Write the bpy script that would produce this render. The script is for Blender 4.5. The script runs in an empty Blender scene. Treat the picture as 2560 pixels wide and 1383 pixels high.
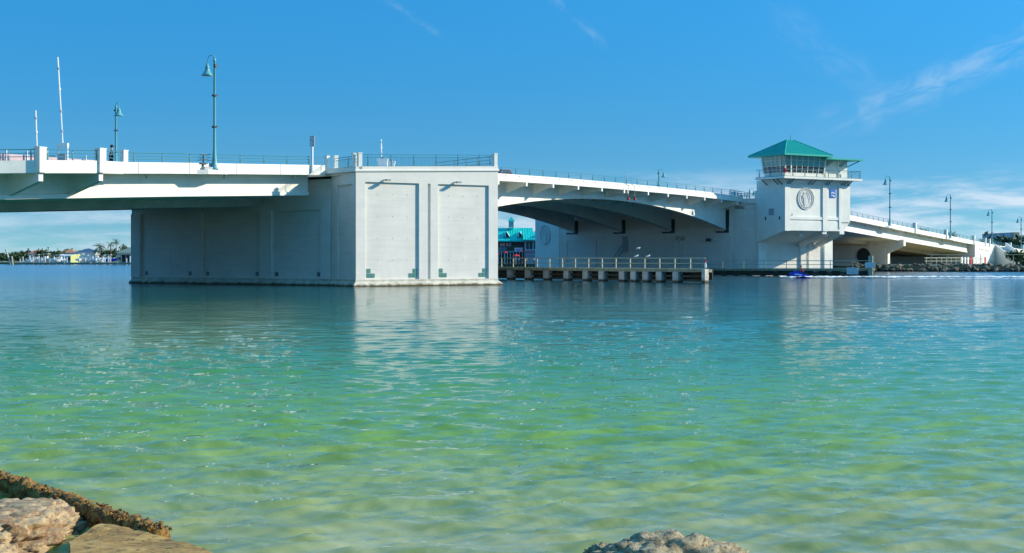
import bpy, bmesh, math, random
import numpy as np
from mathutils import Vector, noise
random.seed(7)
R = math.radians
scene = bpy.context.scene
COL = scene.collection

# ------------------------------------------------------------------ camera
HC = 2.6            # eye height above the water
FP = 3600.0         # focal length in photo pixels (photo 2560 wide)
cam = bpy.data.cameras.new('camera'); camo = bpy.data.objects.new('camera', cam); COL.objects.link(camo)
cam.sensor_width = 36.0; cam.lens = 36.0 * FP / 2560
camo.location = (0, 0, HC); camo.rotation_euler = (R(90), 0, 0)
cam.shift_y = -(691.5 - 645.0) / 2560
cam.clip_start = 0.5; cam.clip_end = 20000
scene.camera = camo

# ------------------------------------------------------------------ world
SUN_EL = R(25.0)
SUN_AZ = R(4.5)                       # direction to the sun, measured from +X towards +Y
sdir = Vector((math.cos(SUN_EL) * math.cos(SUN_AZ), math.cos(SUN_EL) * math.sin(SUN_AZ), math.sin(SUN_EL)))
world = bpy.data.worlds.new('World'); scene.world = world; world.use_nodes = True
wn = world.node_tree; wn.nodes.clear()


class NT:
    """tiny helper to write node trees"""
    def __init__(s, tree): s.t = tree
    def n(s, kind, **kw):
        nd = s.t.nodes.new(kind)
        for k, v in kw.items():
            if k.startswith('i_'):
                key = k[2:]; key = int(key) if key.isdigit() else key.replace('_', ' ')
                s.put(nd.inputs[key], v)
            else: setattr(nd, k, v)
        return nd
    def put(s, sock, v):
        if isinstance(v, bpy.types.NodeSocket): s.t.links.new(v, sock)
        elif isinstance(v, bpy.types.Node): s.t.links.new(v.outputs[0], sock)
        else: sock.default_value = v
    def m(s, op, a, b=None, c=None, clamp=False):
        nd = s.t.nodes.new('ShaderNodeMath'); nd.operation = op; nd.use_clamp = clamp
        s.put(nd.inputs[0], a)
        if b is not None: s.put(nd.inputs[1], b)
        if c is not None: s.put(nd.inputs[2], c)
        return nd.outputs[0]
    def ss(s, x, a, b, lo=0.0, hi=1.0):
        nd = s.t.nodes.new('ShaderNodeMapRange'); nd.interpolation_type = 'SMOOTHSTEP'
        for i, v in enumerate((x, a, b, lo, hi)): s.put(nd.inputs[i], v)
        return nd.outputs[0]
    def mix(s, f, a, b):
        nd = s.t.nodes.new('ShaderNodeMix'); nd.data_type = 'RGBA'
        s.put(nd.inputs[0], f); s.put(nd.inputs[6], a); s.put(nd.inputs[7], b)
        return nd.outputs[2]
    def noise(s, vec, scale, detail=3.0, rough=0.5, dist=0.0):
        nd = s.t.nodes.new('ShaderNodeTexNoise')
        s.put(nd.inputs['Vector'], vec); s.put(nd.inputs['Scale'], scale)
        nd.inputs['Detail'].default_value = detail; nd.inputs['Roughness'].default_value = rough
        nd.inputs['Distortion'].default_value = dist
        return nd.outputs[0]
    def map(s, vec, scale=(1, 1, 1), rot=(0, 0, 0), loc=(0, 0, 0)):
        nd = s.t.nodes.new('ShaderNodeMapping'); s.put(nd.inputs[0], vec)
        nd.inputs[1].default_value = loc; nd.inputs[2].default_value = rot; nd.inputs[3].default_value = scale
        return nd.outputs[0]
    def comb(s, x, y, z):
        nd = s.t.nodes.new('ShaderNodeCombineXYZ'); s.put(nd.inputs[0], x); s.put(nd.inputs[1], y); s.put(nd.inputs[2], z)
        return nd.outputs[0]


W = NT(wn)
tc = W.n('ShaderNodeTexCoord')
sep = W.n('ShaderNodeSeparateXYZ', i_0=tc.outputs['Generated'])
# low haze is thin on this clear day: the sky is read a little higher up than it stands
up = W.m('ADD', W.m('MULTIPLY', W.m('MAXIMUM', sep.outputs[2], 0.0), 2.2), 0.075)
skyv = W.n('ShaderNodeVectorMath', operation='NORMALIZE', i_0=W.comb(sep.outputs[0], sep.outputs[1], up))
sky = W.n('ShaderNodeTexSky', sky_type='NISHITA', sun_disc=False)
sky.sun_elevation = SUN_EL; sky.sun_rotation = R(90) - SUN_AZ
sky.air_density = 1.0; sky.dust_density = 0.25; sky.ozone_density = 2.5
wn.links.new(skyv.outputs[0], sky.inputs[0])
hs = W.n('ShaderNodeHueSaturation'); hs.inputs['Hue'].default_value = 0.485
hs.inputs['Saturation'].default_value = 1.25; hs.inputs['Value'].default_value = 1.0
wn.links.new(sky.outputs[0], hs.inputs['Color'])
az = W.m('ARCTAN2', sep.outputs[0], sep.outputs[1])
el = W.m('ARCSINE', sep.outputs[2])
av = W.comb(az, el, 0.0)
# low bank of flat clouds near the horizon
n1 = W.noise(W.map(av, (9, 60, 1)), 1.0, 6, 0.6, 0.4)
n2 = W.noise(W.map(av, (26, 150, 1), loc=(3, 1, 0)), 1.0, 6, 0.65, 0.3)
bank = W.m('ADD', W.m('MULTIPLY', n1, 0.6), W.m('MULTIPLY', n2, 0.4))
band = W.m('MULTIPLY', W.ss(el, 0.0, 0.008), W.ss(el, 0.034, 0.066, 1.0, 0.0))
c1 = W.m('MULTIPLY', W.ss(bank, 0.40, 0.64), band)
c1 = W.m('MULTIPLY', c1, W.m('MULTIPLY', W.ss(az, -0.3, 0.3, 0.45, 0.85), 1.12))
# thin streaks of high cloud
def streak(a0, e0, a1, e1, width, scale, lo, hi, amount, seed, tail=0.3):
    L = math.hypot(a1 - a0, e1 - e0); ca, sa = (a1 - a0) / L, (e1 - e0) / L
    da = W.m('SUBTRACT', az, a0); de = W.m('SUBTRACT', el, e0)
    u = W.m('ADD', W.m('MULTIPLY', da, ca), W.m('MULTIPLY', de, sa))
    v = W.m('SUBTRACT', W.m('MULTIPLY', de, ca), W.m('MULTIPLY', da, sa))
    vec = W.comb(W.m('MULTIPLY', u, scale), W.m('MULTIPLY', v, scale * 2.6), seed)
    nn = W.noise(vec, 1.0, 7, 0.62, 0.8)
    vw = W.m('ADD', v, W.m('MULTIPLY', W.m('SUBTRACT', W.noise(W.comb(W.m('MULTIPLY', u, scale * 0.5), 0.0, seed + 5.0), 1.0, 2), 0.5), width * 1.5))
    m = W.m('MULTIPLY', W.ss(W.m('ABSOLUTE', vw), 0.0, width, 1.0, 0.0), W.m('MULTIPLY', W.ss(u, -0.02, L * 0.5), W.ss(u, L, L + tail, 1.0, 0.0)))
    return W.m('MULTIPLY', W.m('MULTIPLY', m, W.ss(nn, lo, hi)), amount)
c2 = streak(0.20, 0.082, 0.345, 0.140, 0.017, 38, 0.30, 0.75, 0.30, 1.0)
c3 = streak(0.02, 0.185, 0.055, 0.155, 0.006, 60, 0.40, 0.7, 0.12, 9.0, 0.02)
c5 = streak(0.17, 0.17, 0.24, 0.12, 0.02, 30, 0.35, 0.8, 0.10, 21.0, 0.03)
c4 = streak(-0.10, 0.185, -0.055, 0.157, 0.004, 60, 0.36, 0.7, 0.10, 14.0, 0.02)
cc = W.m('MINIMUM', W.m('ADD', W.m('ADD', c1, c2), W.m('ADD', c3, W.m('ADD', c4, c5))), 0.9)
deep = W.mix(W.ss(el, 0.0, 0.20), (0.47, 0.585, 0.62, 1), (0.355, 0.925, 1.13, 1))
deep = W.mix(W.ss(el, 0.10, 0.9), deep, (1.9, 2.5, 2.5, 1))     # the deep blue thins out evenly towards the zenith
tint = W.n('ShaderNodeMix', data_type='RGBA', blend_type='MULTIPLY'); tint.inputs[0].default_value = 1.0
W.put(tint.inputs[6], hs.outputs[0]); W.put(tint.inputs[7], deep)
skc = W.mix(cc, tint.outputs[2], (3.5, 4.1, 4.8, 1))
bg = W.n('ShaderNodeBackground', i_0=skc, i_1=0.096)
wo = W.n('ShaderNodeOutputWorld'); wn.links.new(bg.outputs[0], wo.inputs[0])

# ------------------------------------------------------------------ sun
sl = bpy.data.lights.new('sun', 'SUN'); so = bpy.data.objects.new('sun', sl); COL.objects.link(so)
sl.energy = 2.8; sl.angle = R(0.5); sl.color = (1.0, 0.90, 0.69)
so.rotation_euler = sdir.to_track_quat('Z', 'Y').to_euler()
scene.view_settings.view_transform = 'Standard'; scene.view_settings.look = 'None'
scene.view_settings.exposure = 1.08; scene.view_settings.gamma = 1.0
scene.view_settings.use_curve_mapping = False
scene.render.engine = 'CYCLES'
scene.cycles.max_bounces = 10; scene.cycles.diffuse_bounces = 7; scene.cycles.transparent_max_bounces = 12; scene.cycles.caustics_reflective = False


# ------------------------------------------------------------------ materials
def mat(name, col, rough=0.7, metal=0.0, var=0.0, vscale=3.0, bump=0.0, bscale=20.0, spec=0.4, stain=None, streaks=0.0, forms=0.0):
    m = bpy.data.materials.new(name); m.use_nodes = True; t = NT(m.node_tree)
    b = m.node_tree.nodes['Principled BSDF']
    b.inputs['Roughness'].default_value = rough; b.inputs['Metallic'].default_value = metal
    b.inputs['Specular IOR Level'].default_value = spec
    c = (*col, 1); pos = t.n('ShaderNodeNewGeometry').outputs['Position']; src = None
    if var > 0:
        f = t.ss(t.noise(pos, vscale, 5, 0.62), 0.3, 0.7)
        lo = tuple(x * (1 - var) for x in col) + (1,); hi = tuple(min(1, x * (1 + var * 0.6)) for x in col) + (1,)
        src = t.mix(f, lo, hi)
    if streaks > 0:
        f = t.ss(t.noise(t.map(pos, (2.2, 2.2, 0.16)), 1.0, 5, 0.7), 0.52, 0.78)
        src = t.mix(t.m('MULTIPLY', f, streaks), src or c, tuple(x * 0.55 for x in col) + (1,))
    if forms > 0:                 # faint board and lift lines left by the formwork, and grime
        zf = t.m('FRACT', t.m('ADD', t.m('MULTIPLY', t.n('ShaderNodeSeparateXYZ', i_0=pos).outputs[2], 1.65), t.m('MULTIPLY', t.noise(pos, 0.8, 2), 0.06)))
        ln = t.ss(t.m('ABSOLUTE', t.m('SUBTRACT', zf, 0.5)), 0.44, 0.5)
        gr = t.ss(t.noise(t.map(pos, (0.25, 0.25, 2.2)), 1.3, 5, 0.7), 0.4, 0.75)
        src = t.mix(t.m('MULTIPLY', t.m('ADD', t.m('MULTIPLY', ln, 0.6), gr), forms), src or c, tuple(x * 0.6 for x in col) + (1,))
        rs_ = t.ss(t.noise(t.map(pos, (1.3, 1.3, 0.10), loc=(7, 3, 1)), 1.0, 6, 0.75), 0.60, 0.80)
        src = t.mix(t.m('MULTIPLY', rs_, forms * 1.3), src, (0.38, 0.27, 0.15, 1))
    if stain:                     # (colour, z0, z1): growth and dirt left by the tide
        z = t.n('ShaderNodeSeparateXYZ', i_0=pos).outputs[2]
        zz = t.m('ADD', z, t.m('MULTIPLY', t.m('SUBTRACT', t.noise(t.map(pos, (1, 1, 0.6)), 1.6, 5, 0.7), 0.5), stain[3] if len(stain) > 3 else 0.5))
        src = t.mix(t.ss(zz, stain[1], stain[2], 1.0, 0.0), src or c, (*stain[0], 1))
    if src: t.put(b.inputs['Base Color'], src)
    else: b.inputs['Base Color'].default_value = c
    if bump > 0:
        bn = t.n('ShaderNodeBump', i_Strength=0.6, i_Distance=bump, i_Height=t.noise(pos, bscale, 4, 0.6))
        t.put(b.inputs['Normal'], bn)
    return m

M = {}
M['paint'] = mat('white_painted_concrete', (0.80, 0.80, 0.74), 0.75, var=0.07, vscale=0.5, bump=0.004, bscale=9, streaks=0.22, forms=0.08)
M['pier'] = mat('pale_grey_concrete', (0.80, 0.76, 0.69), 0.8, var=0.07, vscale=0.4, bump=0.006, bscale=6, streaks=0.12, forms=0.22,
                stain=((0.30, 0.25, 0.12), 0.02, 0.45, 0.35))
M['pierframe'] = mat('grey_white_concrete', (0.79, 0.755, 0.69), 0.8, var=0.06, vscale=0.5, bump=0.005, bscale=7, streaks=0.14, forms=0.12)
M['skirt'] = mat('tide_stained_concrete', (0.60, 0.56, 0.46), 0.85, var=0.22, vscale=1.6, bump=0.03, bscale=5,
                 stain=((0.10, 0.075, 0.03), 0.05, 0.30, 0.55))
M['pierdirt'] = mat('weathered_concrete', (0.50, 0.50, 0.46), 0.85, var=0.25, vscale=1.2, bump=0.02, bscale=6, streaks=0.4,
                    stain=((0.05, 0.05, 0.03), 0.12, 0.36, 0.2))
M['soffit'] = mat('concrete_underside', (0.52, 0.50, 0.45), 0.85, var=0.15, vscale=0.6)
M['asphalt'] = mat('asphalt', (0.06, 0.06, 0.06), 0.9)
M['tealrail'] = mat('blue_green_painted_steel', (0.06, 0.22, 0.26), 0.4, var=0.05)
M['lamp'] = mat('verdigris_painted_steel', (0.12, 0.36, 0.40), 0.4)
M['darksteel'] = mat('dark_steel', (0.03, 0.05, 0.06), 0.5)
M['tealroof'] = mat('turquoise_metal_roof', (0.015, 0.40, 0.33), 0.45, var=0.08, vscale=1.0, spec=0.3)
M['tealroof2'] = mat('bright_turquoise_metal_roof', (0.01, 0.58, 0.50), 0.5, var=0.06, spec=0.2)
M['tealtile'] = mat('green_glazed_tile', (0.10, 0.26, 0.22), 0.3, var=0.15, vscale=3)
M['darktile'] = mat('dark_green_glazed_tile', (0.03, 0.09, 0.10), 0.3)
M['white'] = mat('white_paint', (0.82, 0.82, 0.80), 0.5)
M['glass'] = mat('dark_window_glass', (0.015, 0.03, 0.04), 0.06, spec=0.8)
M['tealglass'] = mat('green_tinted_glass', (0.10, 0.34, 0.33), 0.15, spec=0.6)
M['wale'] = mat('dark_wet_timber', (0.05, 0.055, 0.04), 0.8, var=0.4, vscale=2)
M['greytimber'] = mat('weathered_green_grey_timber', (0.28, 0.29, 0.20), 0.85, var=0.35, vscale=2.5, streaks=0.4)
M['rail'] = mat('galvanised_rail', (0.55, 0.57, 0.45), 0.5, var=0.15)
M['galv'] = mat('weathered_timber_rail', (0.46, 0.46, 0.34), 0.6, var=0.15)
M['greymetal'] = mat('grey_metal', (0.35, 0.38, 0.40), 0.5)
M['pink'] = mat('dusty_pink_screen', (0.55, 0.42, 0.45), 0.7, var=0.1)
M['red'] = mat('red_paint', (0.62, 0.02, 0.02), 0.5)
M['blue'] = mat('blue_sign_paint', (0.003, 0.12, 0.5), 0.45)
M['navy'] = mat('navy_cloth', (0.012, 0.014, 0.035), 0.9)
M['skin'] = mat('skin', (0.42, 0.24, 0.16), 0.6)
M['greycloth'] = mat('grey_cloth', (0.25, 0.25, 0.28), 0.9)
M['whitecloth'] = mat('white_cloth', (0.75, 0.75, 0.75), 0.9)
M['redcloth'] = mat('red_cloth', (0.6, 0.03, 0.04), 0.8)
M['bluehull'] = mat('blue_gelcoat', (0.01, 0.03, 0.45), 0.2)
M['bluegrey'] = mat('blue_grey_clapboard_and_shade', (0.30, 0.40, 0.48), 0.7, var=0.06)  # clapboard paint, also serves as painted shade on the apartment block
M['browntimber'] = mat('brown_clapboard', (0.16, 0.10, 0.08), 0.8, var=0.15)
M['trunk'] = mat('palm_trunk', (0.20, 0.15, 0.10), 0.9, var=0.3, vscale=6)
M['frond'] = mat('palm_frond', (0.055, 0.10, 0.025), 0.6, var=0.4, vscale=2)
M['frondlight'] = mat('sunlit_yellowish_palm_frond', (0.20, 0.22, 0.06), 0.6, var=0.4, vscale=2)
M['leaf'] = mat('leaf', (0.045, 0.085, 0.022), 0.6, var=0.5, vscale=1.5)
M['rock'] = mat('riprap_stone', (0.20, 0.165, 0.115), 0.9, var=0.6, vscale=1.8, bump=0.05, bscale=4, stain=((0.03, 0.03, 0.02), 0.1, 0.5))
M['grassm'] = mat('dry_grass_and_sand', (0.22, 0.20, 0.11), 0.95, var=0.35, vscale=0.3)
M['tan'] = mat('tan_stucco', (0.52, 0.40, 0.27), 0.8)
M['cream'] = mat('cream_stucco', (0.68, 0.62, 0.48), 0.8)
M['yellow'] = mat('yellow_painted_wall', (0.58, 0.58, 0.22), 0.8)
M['redroof'] = mat('red_barrel_tile_roof', (0.42, 0.13, 0.10), 0.8, var=0.2)
M['orangeroof'] = mat('orange_tile_roof', (0.42, 0.20, 0.11), 0.8, var=0.2)
M['blueroof'] = mat('slate_blue_roof', (0.05, 0.10, 0.18), 0.6)
M['greenroof'] = mat('grey_green_roof', (0.18, 0.24, 0.20), 0.7, var=0.1)
M['greyroof'] = mat('pale_grey_roof', (0.50, 0.54, 0.56), 0.6)
M['concblue'] = mat('blue_white_boat', (0.60, 0.66, 0.72), 0.3)


# ------------------------------------------------------------------ mesh builder
class MB:
    def __init__(s): s.v = []; s.f = []
    def loop_pair(s, A, B, caps=True):
        i = len(s.v); n = len(A); s.v += [tuple(p) for p in A] + [tuple(p) for p in B]
        for k in range(n): s.f.append((i + k, i + (k + 1) % n, i + n + (k + 1) % n, i + n + k))
        if caps: s.f.append(tuple(range(i + n - 1, i - 1, -1))); s.f.append(tuple(range(i + n, i + 2 * n)))
        return s
    def box(s, F, a0, a1, b0, b1, z0, z1):
        c = [F(a0, b0), F(a1, b0), F(a1, b1), F(a0, b1)]
        g = (lambda z, i: z[i] if isinstance(z, (tuple, list)) else z)     # z may be given per corner
        return s.loop_pair([(*c[i], g(z0, i)) for i in range(4)], [(*c[i], g(z1, i)) for i in range(4)])
    def prism(s, pts, z0, z1):
        return s.loop_pair([(*p, z0) for p in pts], [(*p, z1) for p in pts])
    def sweep(s, sections):
        i = len(s.v); n = len(sections[0])
        for sec in sections: s.v += [tuple(p) for p in sec]
        for j in range(len(sections) - 1):
            for k in range(n):
                a = i + j * n + k; b = i + j * n + (k + 1) % n
                s.f.append((a, b, b + n, a + n))
        s.f.append(tuple(range(i + n - 1, i - 1, -1))); e = i + (len(sections) - 1) * n
        s.f.append(tuple(range(e, e + n)))
        return s
    def tube(s, pts, r, n=6):
        pts = [Vector(p) for p in pts]; secs = []
        for j, p in enumerate(pts):
            d = (pts[min(j + 1, len(pts) - 1)] - pts[max(j - 1, 0)]).normalized()
            a = d.cross(Vector((0, 0, 1))) if abs(d.z) < 0.95 else d.cross(Vector((1, 0, 0)))
            a.normalize(); b = d.cross(a); rr = r[j] if isinstance(r, (list, tuple)) else r
            secs.append([p + (a * math.cos(2 * math.pi * q / n) + b * math.sin(2 * math.pi * q / n)) * rr for q in range(n)])
        return s.sweep(secs)
    def lathe(s, c, prof, n=12):
        return s.sweep([[(c[0] + r * math.cos(2 * math.pi * q / n), c[1] + r * math.sin(2 * math.pi * q / n), c[2] + z) for q in range(n)] for r, z in prof])
    def face(s, pts):
        i = len(s.v); s.v += [tuple(p) for p in pts]; s.f.append(tuple(range(i, i + len(pts)))); return s
    def mesh(s, name, m, smooth=False, off=(0, 0, 0), recalc=True):
        me = bpy.data.meshes.new(name)
        me.from_pydata([(x - off[0], y - off[1], z - off[2]) for x, y, z in s.v], [], s.f)
        if recalc:
            bm = bmesh.new(); bm.from_mesh(me); bmesh.ops.recalc_face_normals(bm, faces=bm.faces); bm.to_mesh(me); bm.free()
        if m: me.materials.append(m)
        if smooth: me.shade_smooth()
        return me

def wloc(o):
    v = Vector((0, 0, 0))
    while o: v = v + o.location; o = o.parent
    return v
def obj(name, mb, m, parent=None, smooth=False, label=None):
    """link a MB given in world coordinates as one mesh, a child of an unrotated parent"""
    off = wloc(parent) if parent else Vector((0, 0, 0))
    me = mb.mesh(name, m, smooth, off) if isinstance(mb, MB) else mb
    o = bpy.data.objects.new(name, me); COL.objects.link(o)
    if parent: o.parent = parent
    if label: o['label'] = label
    return o
def tag(o, label, cat, group=None, kind=None):
    o['label'] = label; o['category'] = cat
    if group: o['group'] = group
    if kind: o['kind'] = kind
    return o
def thing(name, label, cat, loc, group=None, rz=0.0):
    o = bpy.data.objects.new(name, None); COL.objects.link(o); o.location = loc; o.rotation_euler = (0, 0, rz)
    o.empty_display_size = 0.3
    return tag(o, label, cat, group)
def struct(name, mb, m, smooth=False):
    o = obj(name, mb, m, None, smooth); o['kind'] = 'structure'; return o
def copy_tree(o, parent=None):
    c = o.copy(); COL.objects.link(c); c.parent = parent
    for ch in list(o.children): copy_tree(ch, c)
    return c
def place(proto, first, loc, rz=0.0, label=None, scale=None):
    o = proto if first else copy_tree(proto)
    o.location = loc; o.rotation_euler = (0, 0, rz)
    if scale: o.scale = scale
    if label: o['label'] = label
    return o

# ------------------------------------------------------------------ frames of the place
U = (math.cos(R(58)), math.sin(R(58))); V = (-U[1], U[0])          # along the bridge / across it
O0 = (-16.9, 134.5)
def B(k, t): return (O0[0] + U[0] * k + V[0] * t, O0[1] + U[1] * k + V[1] * t)
E = (math.cos(R(31.8)), math.sin(R(31.8))); N = (E[1], -E[0])      # along a pier nose / out of it
C1 = (-14.1, 130.0); G0 = (36.8, 215.4)
def F1(n, q): return (C1[0] + E[0] * n + N[0] * q, C1[1] + E[1] * n + N[1] * q)
def F2(n, q): return (G0[0] + E[0] * n + N[0] * q, G0[1] + E[1] * n + N[1] * q)
def G(x, y): return (x, y)
KZ = [-75, -60, -37, -20, -0.6, 15, 29, 43, 57, 70, 82, 92, 105, 118, 130, 150, 169, 190, 212, 233, 250, 278, 320, 380]
ZZ = [6.95, 7.65, 8.75, 9.58, 10.42, 10.86, 11.17, 11.32, 11.37, 11.36, 11.3, 11.15, 10.85, 10.5, 10.1, 9.33, 8.5, 7.58, 6.65, 5.75, 5.05, 4.1, 2.9, 2.0]
def zb(k): return float(np.interp(k, KZ, ZZ))
def ks(a, b, step=3.0):
    n = max(1, int(round((b - a) / step))); return [a + (b - a) * i / n for i in range(n + 1)]
def strip(mb, k0, k1, prof, step=4.0):
    """sweep a (t, z above the deck line) outline along the bridge"""
    return mb.sweep([[(*B(k, t), zb(k) + z) for t, z in prof] for k in ks(k0, k1, step)])
def on_line(px, A, D):
    """distance along the line A + s D that is seen in the direction px"""
    r = (px - 1280) / FP
    return (r * A[1] - A[0]) / (D[0] - r * D[1])

# ------------------------------------------------------------------ water, sea bed, land
def wave_height(X, Y, cell):
    rs = np.random.RandomState(3); Z = np.zeros_like(X)
    for lam, amp, cnt in ((4.6, 0.0050, 4), (2.4, 0.0050, 6), (1.3, 0.0052, 9), (0.75, 0.0062, 11), (0.45, 0.0052, 13), (0.27, 0.0026, 13)):
        for i in range(cnt):
            l = lam * (0.75 + 0.5 * rs.rand()); th = R(-87) + rs.randn() * (0.42 if lam > 1.2 else 0.55); ph = rs.rand() * 6.28
            k = 2 * math.pi / l
            a = amp * np.clip((l / (cell * 2.2) - 1.0), 0, 1)
            p = k * (X * math.cos(th) + Y * math.sin(th)) + ph + 0.7 * np.sin(0.31 * X / lam + 0.23 * Y / lam + i * 1.7)
            s = np.sin(p)
            Z += a * (2.0 * (0.5 + 0.5 * s) ** 1.9 - 0.77)
    patch = 0.58 * (1.0 + 0.35 * np.sin(0.11 * X + 0.05 * Y + 1) * np.sin(0.07 * Y - 0.04 * X))
    return Z * patch

def water_mesh():
    th = np.concatenate([np.linspace(R(-80), R(-22.5), 40, endpoint=False), np.linspace(R(-22.5), R(22.5), 840), np.linspace(R(22.5), R(80), 41)[1:]])
    r = [4.0]
    while r[-1] < 11: r.append(r[-1] * 1.03)
    while r[-1] < 60: r.append(r[-1] * 1.0041)
    while r[-1] < 300: r.append(r[-1] * 1.006)
    while r[-1] < 9000: r.append(r[-1] * 1.15)
    r = np.array(r); TH, RR = np.meshgrid(th, r)
    X = RR * np.sin(TH); Y = RR * np.cos(TH)
    cell = RR * np.where(RR < 60, 0.0041, 0.006)
    Z = wave_height(X, Y, cell); Z[RR > 320] = 0
    nv = X.size; nr, nc = X.shape
    me = bpy.data.meshes.new('water')
    me.vertices.add(nv); co = np.stack([X, Y, Z], -1).reshape(-1); me.vertices.foreach_set('co', co.astype(np.float32))
    idx = np.arange(nv).reshape(nr, nc)
    q = np.stack([idx[:-1, :-1], idx[:-1, 1:], idx[1:, 1:], idx[1:, :-1]], -1).reshape(-1, 4)
    me.loops.add(q.size); me.loops.foreach_set('vertex_index', q.reshape(-1).astype(np.int32))
    me.polygons.add(len(q)); me.polygons.foreach_set('loop_start', (np.arange(len(q)) * 4).astype(np.int32))
    me.update(calc_edges=True); me.shade_smooth()
    # make sure it faces up
    if me.polygons[0].normal.z < 0: me.flip_normals()
    return me

def bed_depth_node(t, pos):
    """depth of the bottom below the surface as a function of the place"""
    sp = t.n('ShaderNodeSeparateXYZ', i_0=pos)
    y = t.m('ADD', sp.outputs[1], t.m('MULTIPLY', t.m('SUBTRACT', t.noise(t.map(pos, (0.10, 0.16, 0)), 1.0, 3), 0.5), 7.0))
    return y

m = bpy.data.materials.new('sea_water'); m.use_nodes = True; M['water'] = m
t = NT(m.node_tree); m.node_tree.nodes.clear()
pos = t.n('ShaderNodeNewGeometry').outputs['Position']
yy = bed_depth_node(t, pos)
ramp = t.n('ShaderNodeValToRGB'); cr = ramp.color_ramp
fx = t.m('DIVIDE', t.m('LOGARITHM', t.m('DIVIDE', t.m('MAXIMUM', yy, 8.0), 8.0), math.e), 3.4, clamp=True)
t.put(ramp.inputs[0], fx)
stops = [(0.0, (0.70, 0.64, 0.36)), (0.14, (0.50, 0.53, 0.22)), (0.28, (0.20, 0.36, 0.055)), (0.43, (0.07, 0.25, 0.03)), (0.57, (0.02, 0.155, 0.045)),
         (0.74, (0.006, 0.085, 0.075)), (1.0, (0.002, 0.045, 0.095))]
cr.elements[0].position = 0; cr.elements[0].color = (*stops[0][1], 1)
cr.elements[1].position = 1; cr.elements[1].color = (*stops[-1][1], 1)
for p, c in stops[1:-1]:
    e = cr.elements.new(p); e.color = (*c, 1)
near = t.ss(yy, 14.0, 34.0, 1.0, 0.25)
pt = t.ss(t.noise(t.map(pos, (1.0, 0.8, 1)), 0.9, 7, 0.68, 1.0), 0.34, 0.66)
bodyc = t.n('ShaderNodeMix', data_type='RGBA', blend_type='MULTIPLY'); t.put(bodyc.inputs[0], near); t.put(bodyc.inputs[6], ramp.outputs[0])
t.put(bodyc.inputs[7], t.mix(pt, (0.62, 0.72, 0.50, 1), (1.18, 1.12, 1.15, 1)))
body = t.n('ShaderNodeBsdfDiffuse', i_Color=bodyc.outputs[2])
thru = t.n('ShaderNodeBsdfTransparent', i_Color=(0.86, 0.97, 0.80, 1))
clear = t.ss(yy, 9.0, 27.0, 0.42, 0.0)
inner = t.n('ShaderNodeMixShader', i_0=clear); t.put(inner.inputs[1], body.outputs[0]); t.put(inner.inputs[2], thru.outputs[0])
cd = t.n('ShaderNodeCameraData').outputs['View Distance']
nsum = t.m('ADD', t.m('MULTIPLY', t.noise(t.map(pos, (0.6, 1.7, 1)), 4.6, 6, 0.66, 0.4), 0.0050), t.m('MULTIPLY', t.noise(t.map(pos, (0.7, 2.0, 1), loc=(5, 2, 0)), 15.0, 4, 0.65), 0.0024))
chop = t.m('MULTIPLY', t.noise(t.map(pos, (0.55, 1.5, 1), loc=(2, 7, 0)), 1.5, 5, 0.6, 0.5), t.ss(yy, 22.0, 90.0, 0.0, 0.030))
nsum = t.m('ADD', nsum, chop)
bmp = t.n('ShaderNodeBump', i_Strength=1.0, i_Distance=1.0, i_Height=nsum)
gl = t.n('ShaderNodeBsdfGlossy', i_Color=(1, 1, 1, 1), i_Roughness=t.ss(yy, 20.0, 260.0, 0.01, 0.16)); t.put(gl.inputs['Normal'], bmp)
fr = t.n('ShaderNodeFresnel', i_IOR=1.33); t.put(fr.inputs['Normal'], bmp)
surf = t.n('ShaderNodeMixShader', i_0=t.m('MULTIPLY', fr.outputs[0], 0.92)); t.put(surf.inputs[1], inner.outputs[0]); t.put(surf.inputs[2], gl.outputs[0])
out = t.n('ShaderNodeOutputMaterial', i_0=surf.outputs[0])
me = water_mesh(); me.materials.append(m)
wob = bpy.data.objects.new('water', me); COL.objects.link(wob); wob['kind'] = 'structure'

# sea bed: sand rising to the near shore, and the land behind the camera, one sheet to the horizon
m = bpy.data.materials.new('sandy_sea_bed'); m.use_nodes = True; t = NT(m.node_tree); b = m.node_tree.nodes['Principled BSDF']
pos = t.n('ShaderNodeNewGeometry').outputs['Position']
f1 = t.ss(t.noise(t.map(pos, (1, 1, 1)), 1.3, 5, 0.6, 0.6), 0.35, 0.68)
f2 = t.ss(t.noise(pos, 5.0, 4, 0.6), 0.35, 0.7)
c = t.mix(f1, (0.30, 0.30, 0.10, 1), (0.66, 0.62, 0.32, 1)); c = t.mix(t.m('MULTIPLY', f2, 0.4), c, (0.74, 0.68, 0.42, 1))
t.put(b.inputs['Base Color'], c); b.inputs['Roughness'].default_value = 0.95
mb = MB()
xs = [-9000, -1500, -200, -60] + [x * 2.0 for x in range(-20, 31)] + [100, 250, 1500, 9000]
ysl = [-9000, -1500, -200, -40, -10, 0, 3, 5, 7, 9, 11, 13, 15, 18, 22, 28, 36, 50, 80, 140, 400, 1500, 9000]
def bed(x, y):
    d = y + 0.35 * x * (1 if abs(x) < 60 else 0) - 5.5
    z = -0.10 * d if d > 0 else -0.22 * d
    z = max(-7.0, min(1.3, z))
    return z + 0.06 * noise.noise(Vector((x * 0.3, y * 0.3, 0)))
nx = len(xs)
for y in ysl:
    for x in xs: mb.v.append((x, y, bed(x, y)))
for j in range(len(ysl) - 1):
    for i in range(nx - 1):
        a = j * nx + i; mb.f.append((a, a + 1, a + nx + 1, a + nx))
struct('sea_bed', mb, m, True)

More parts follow.
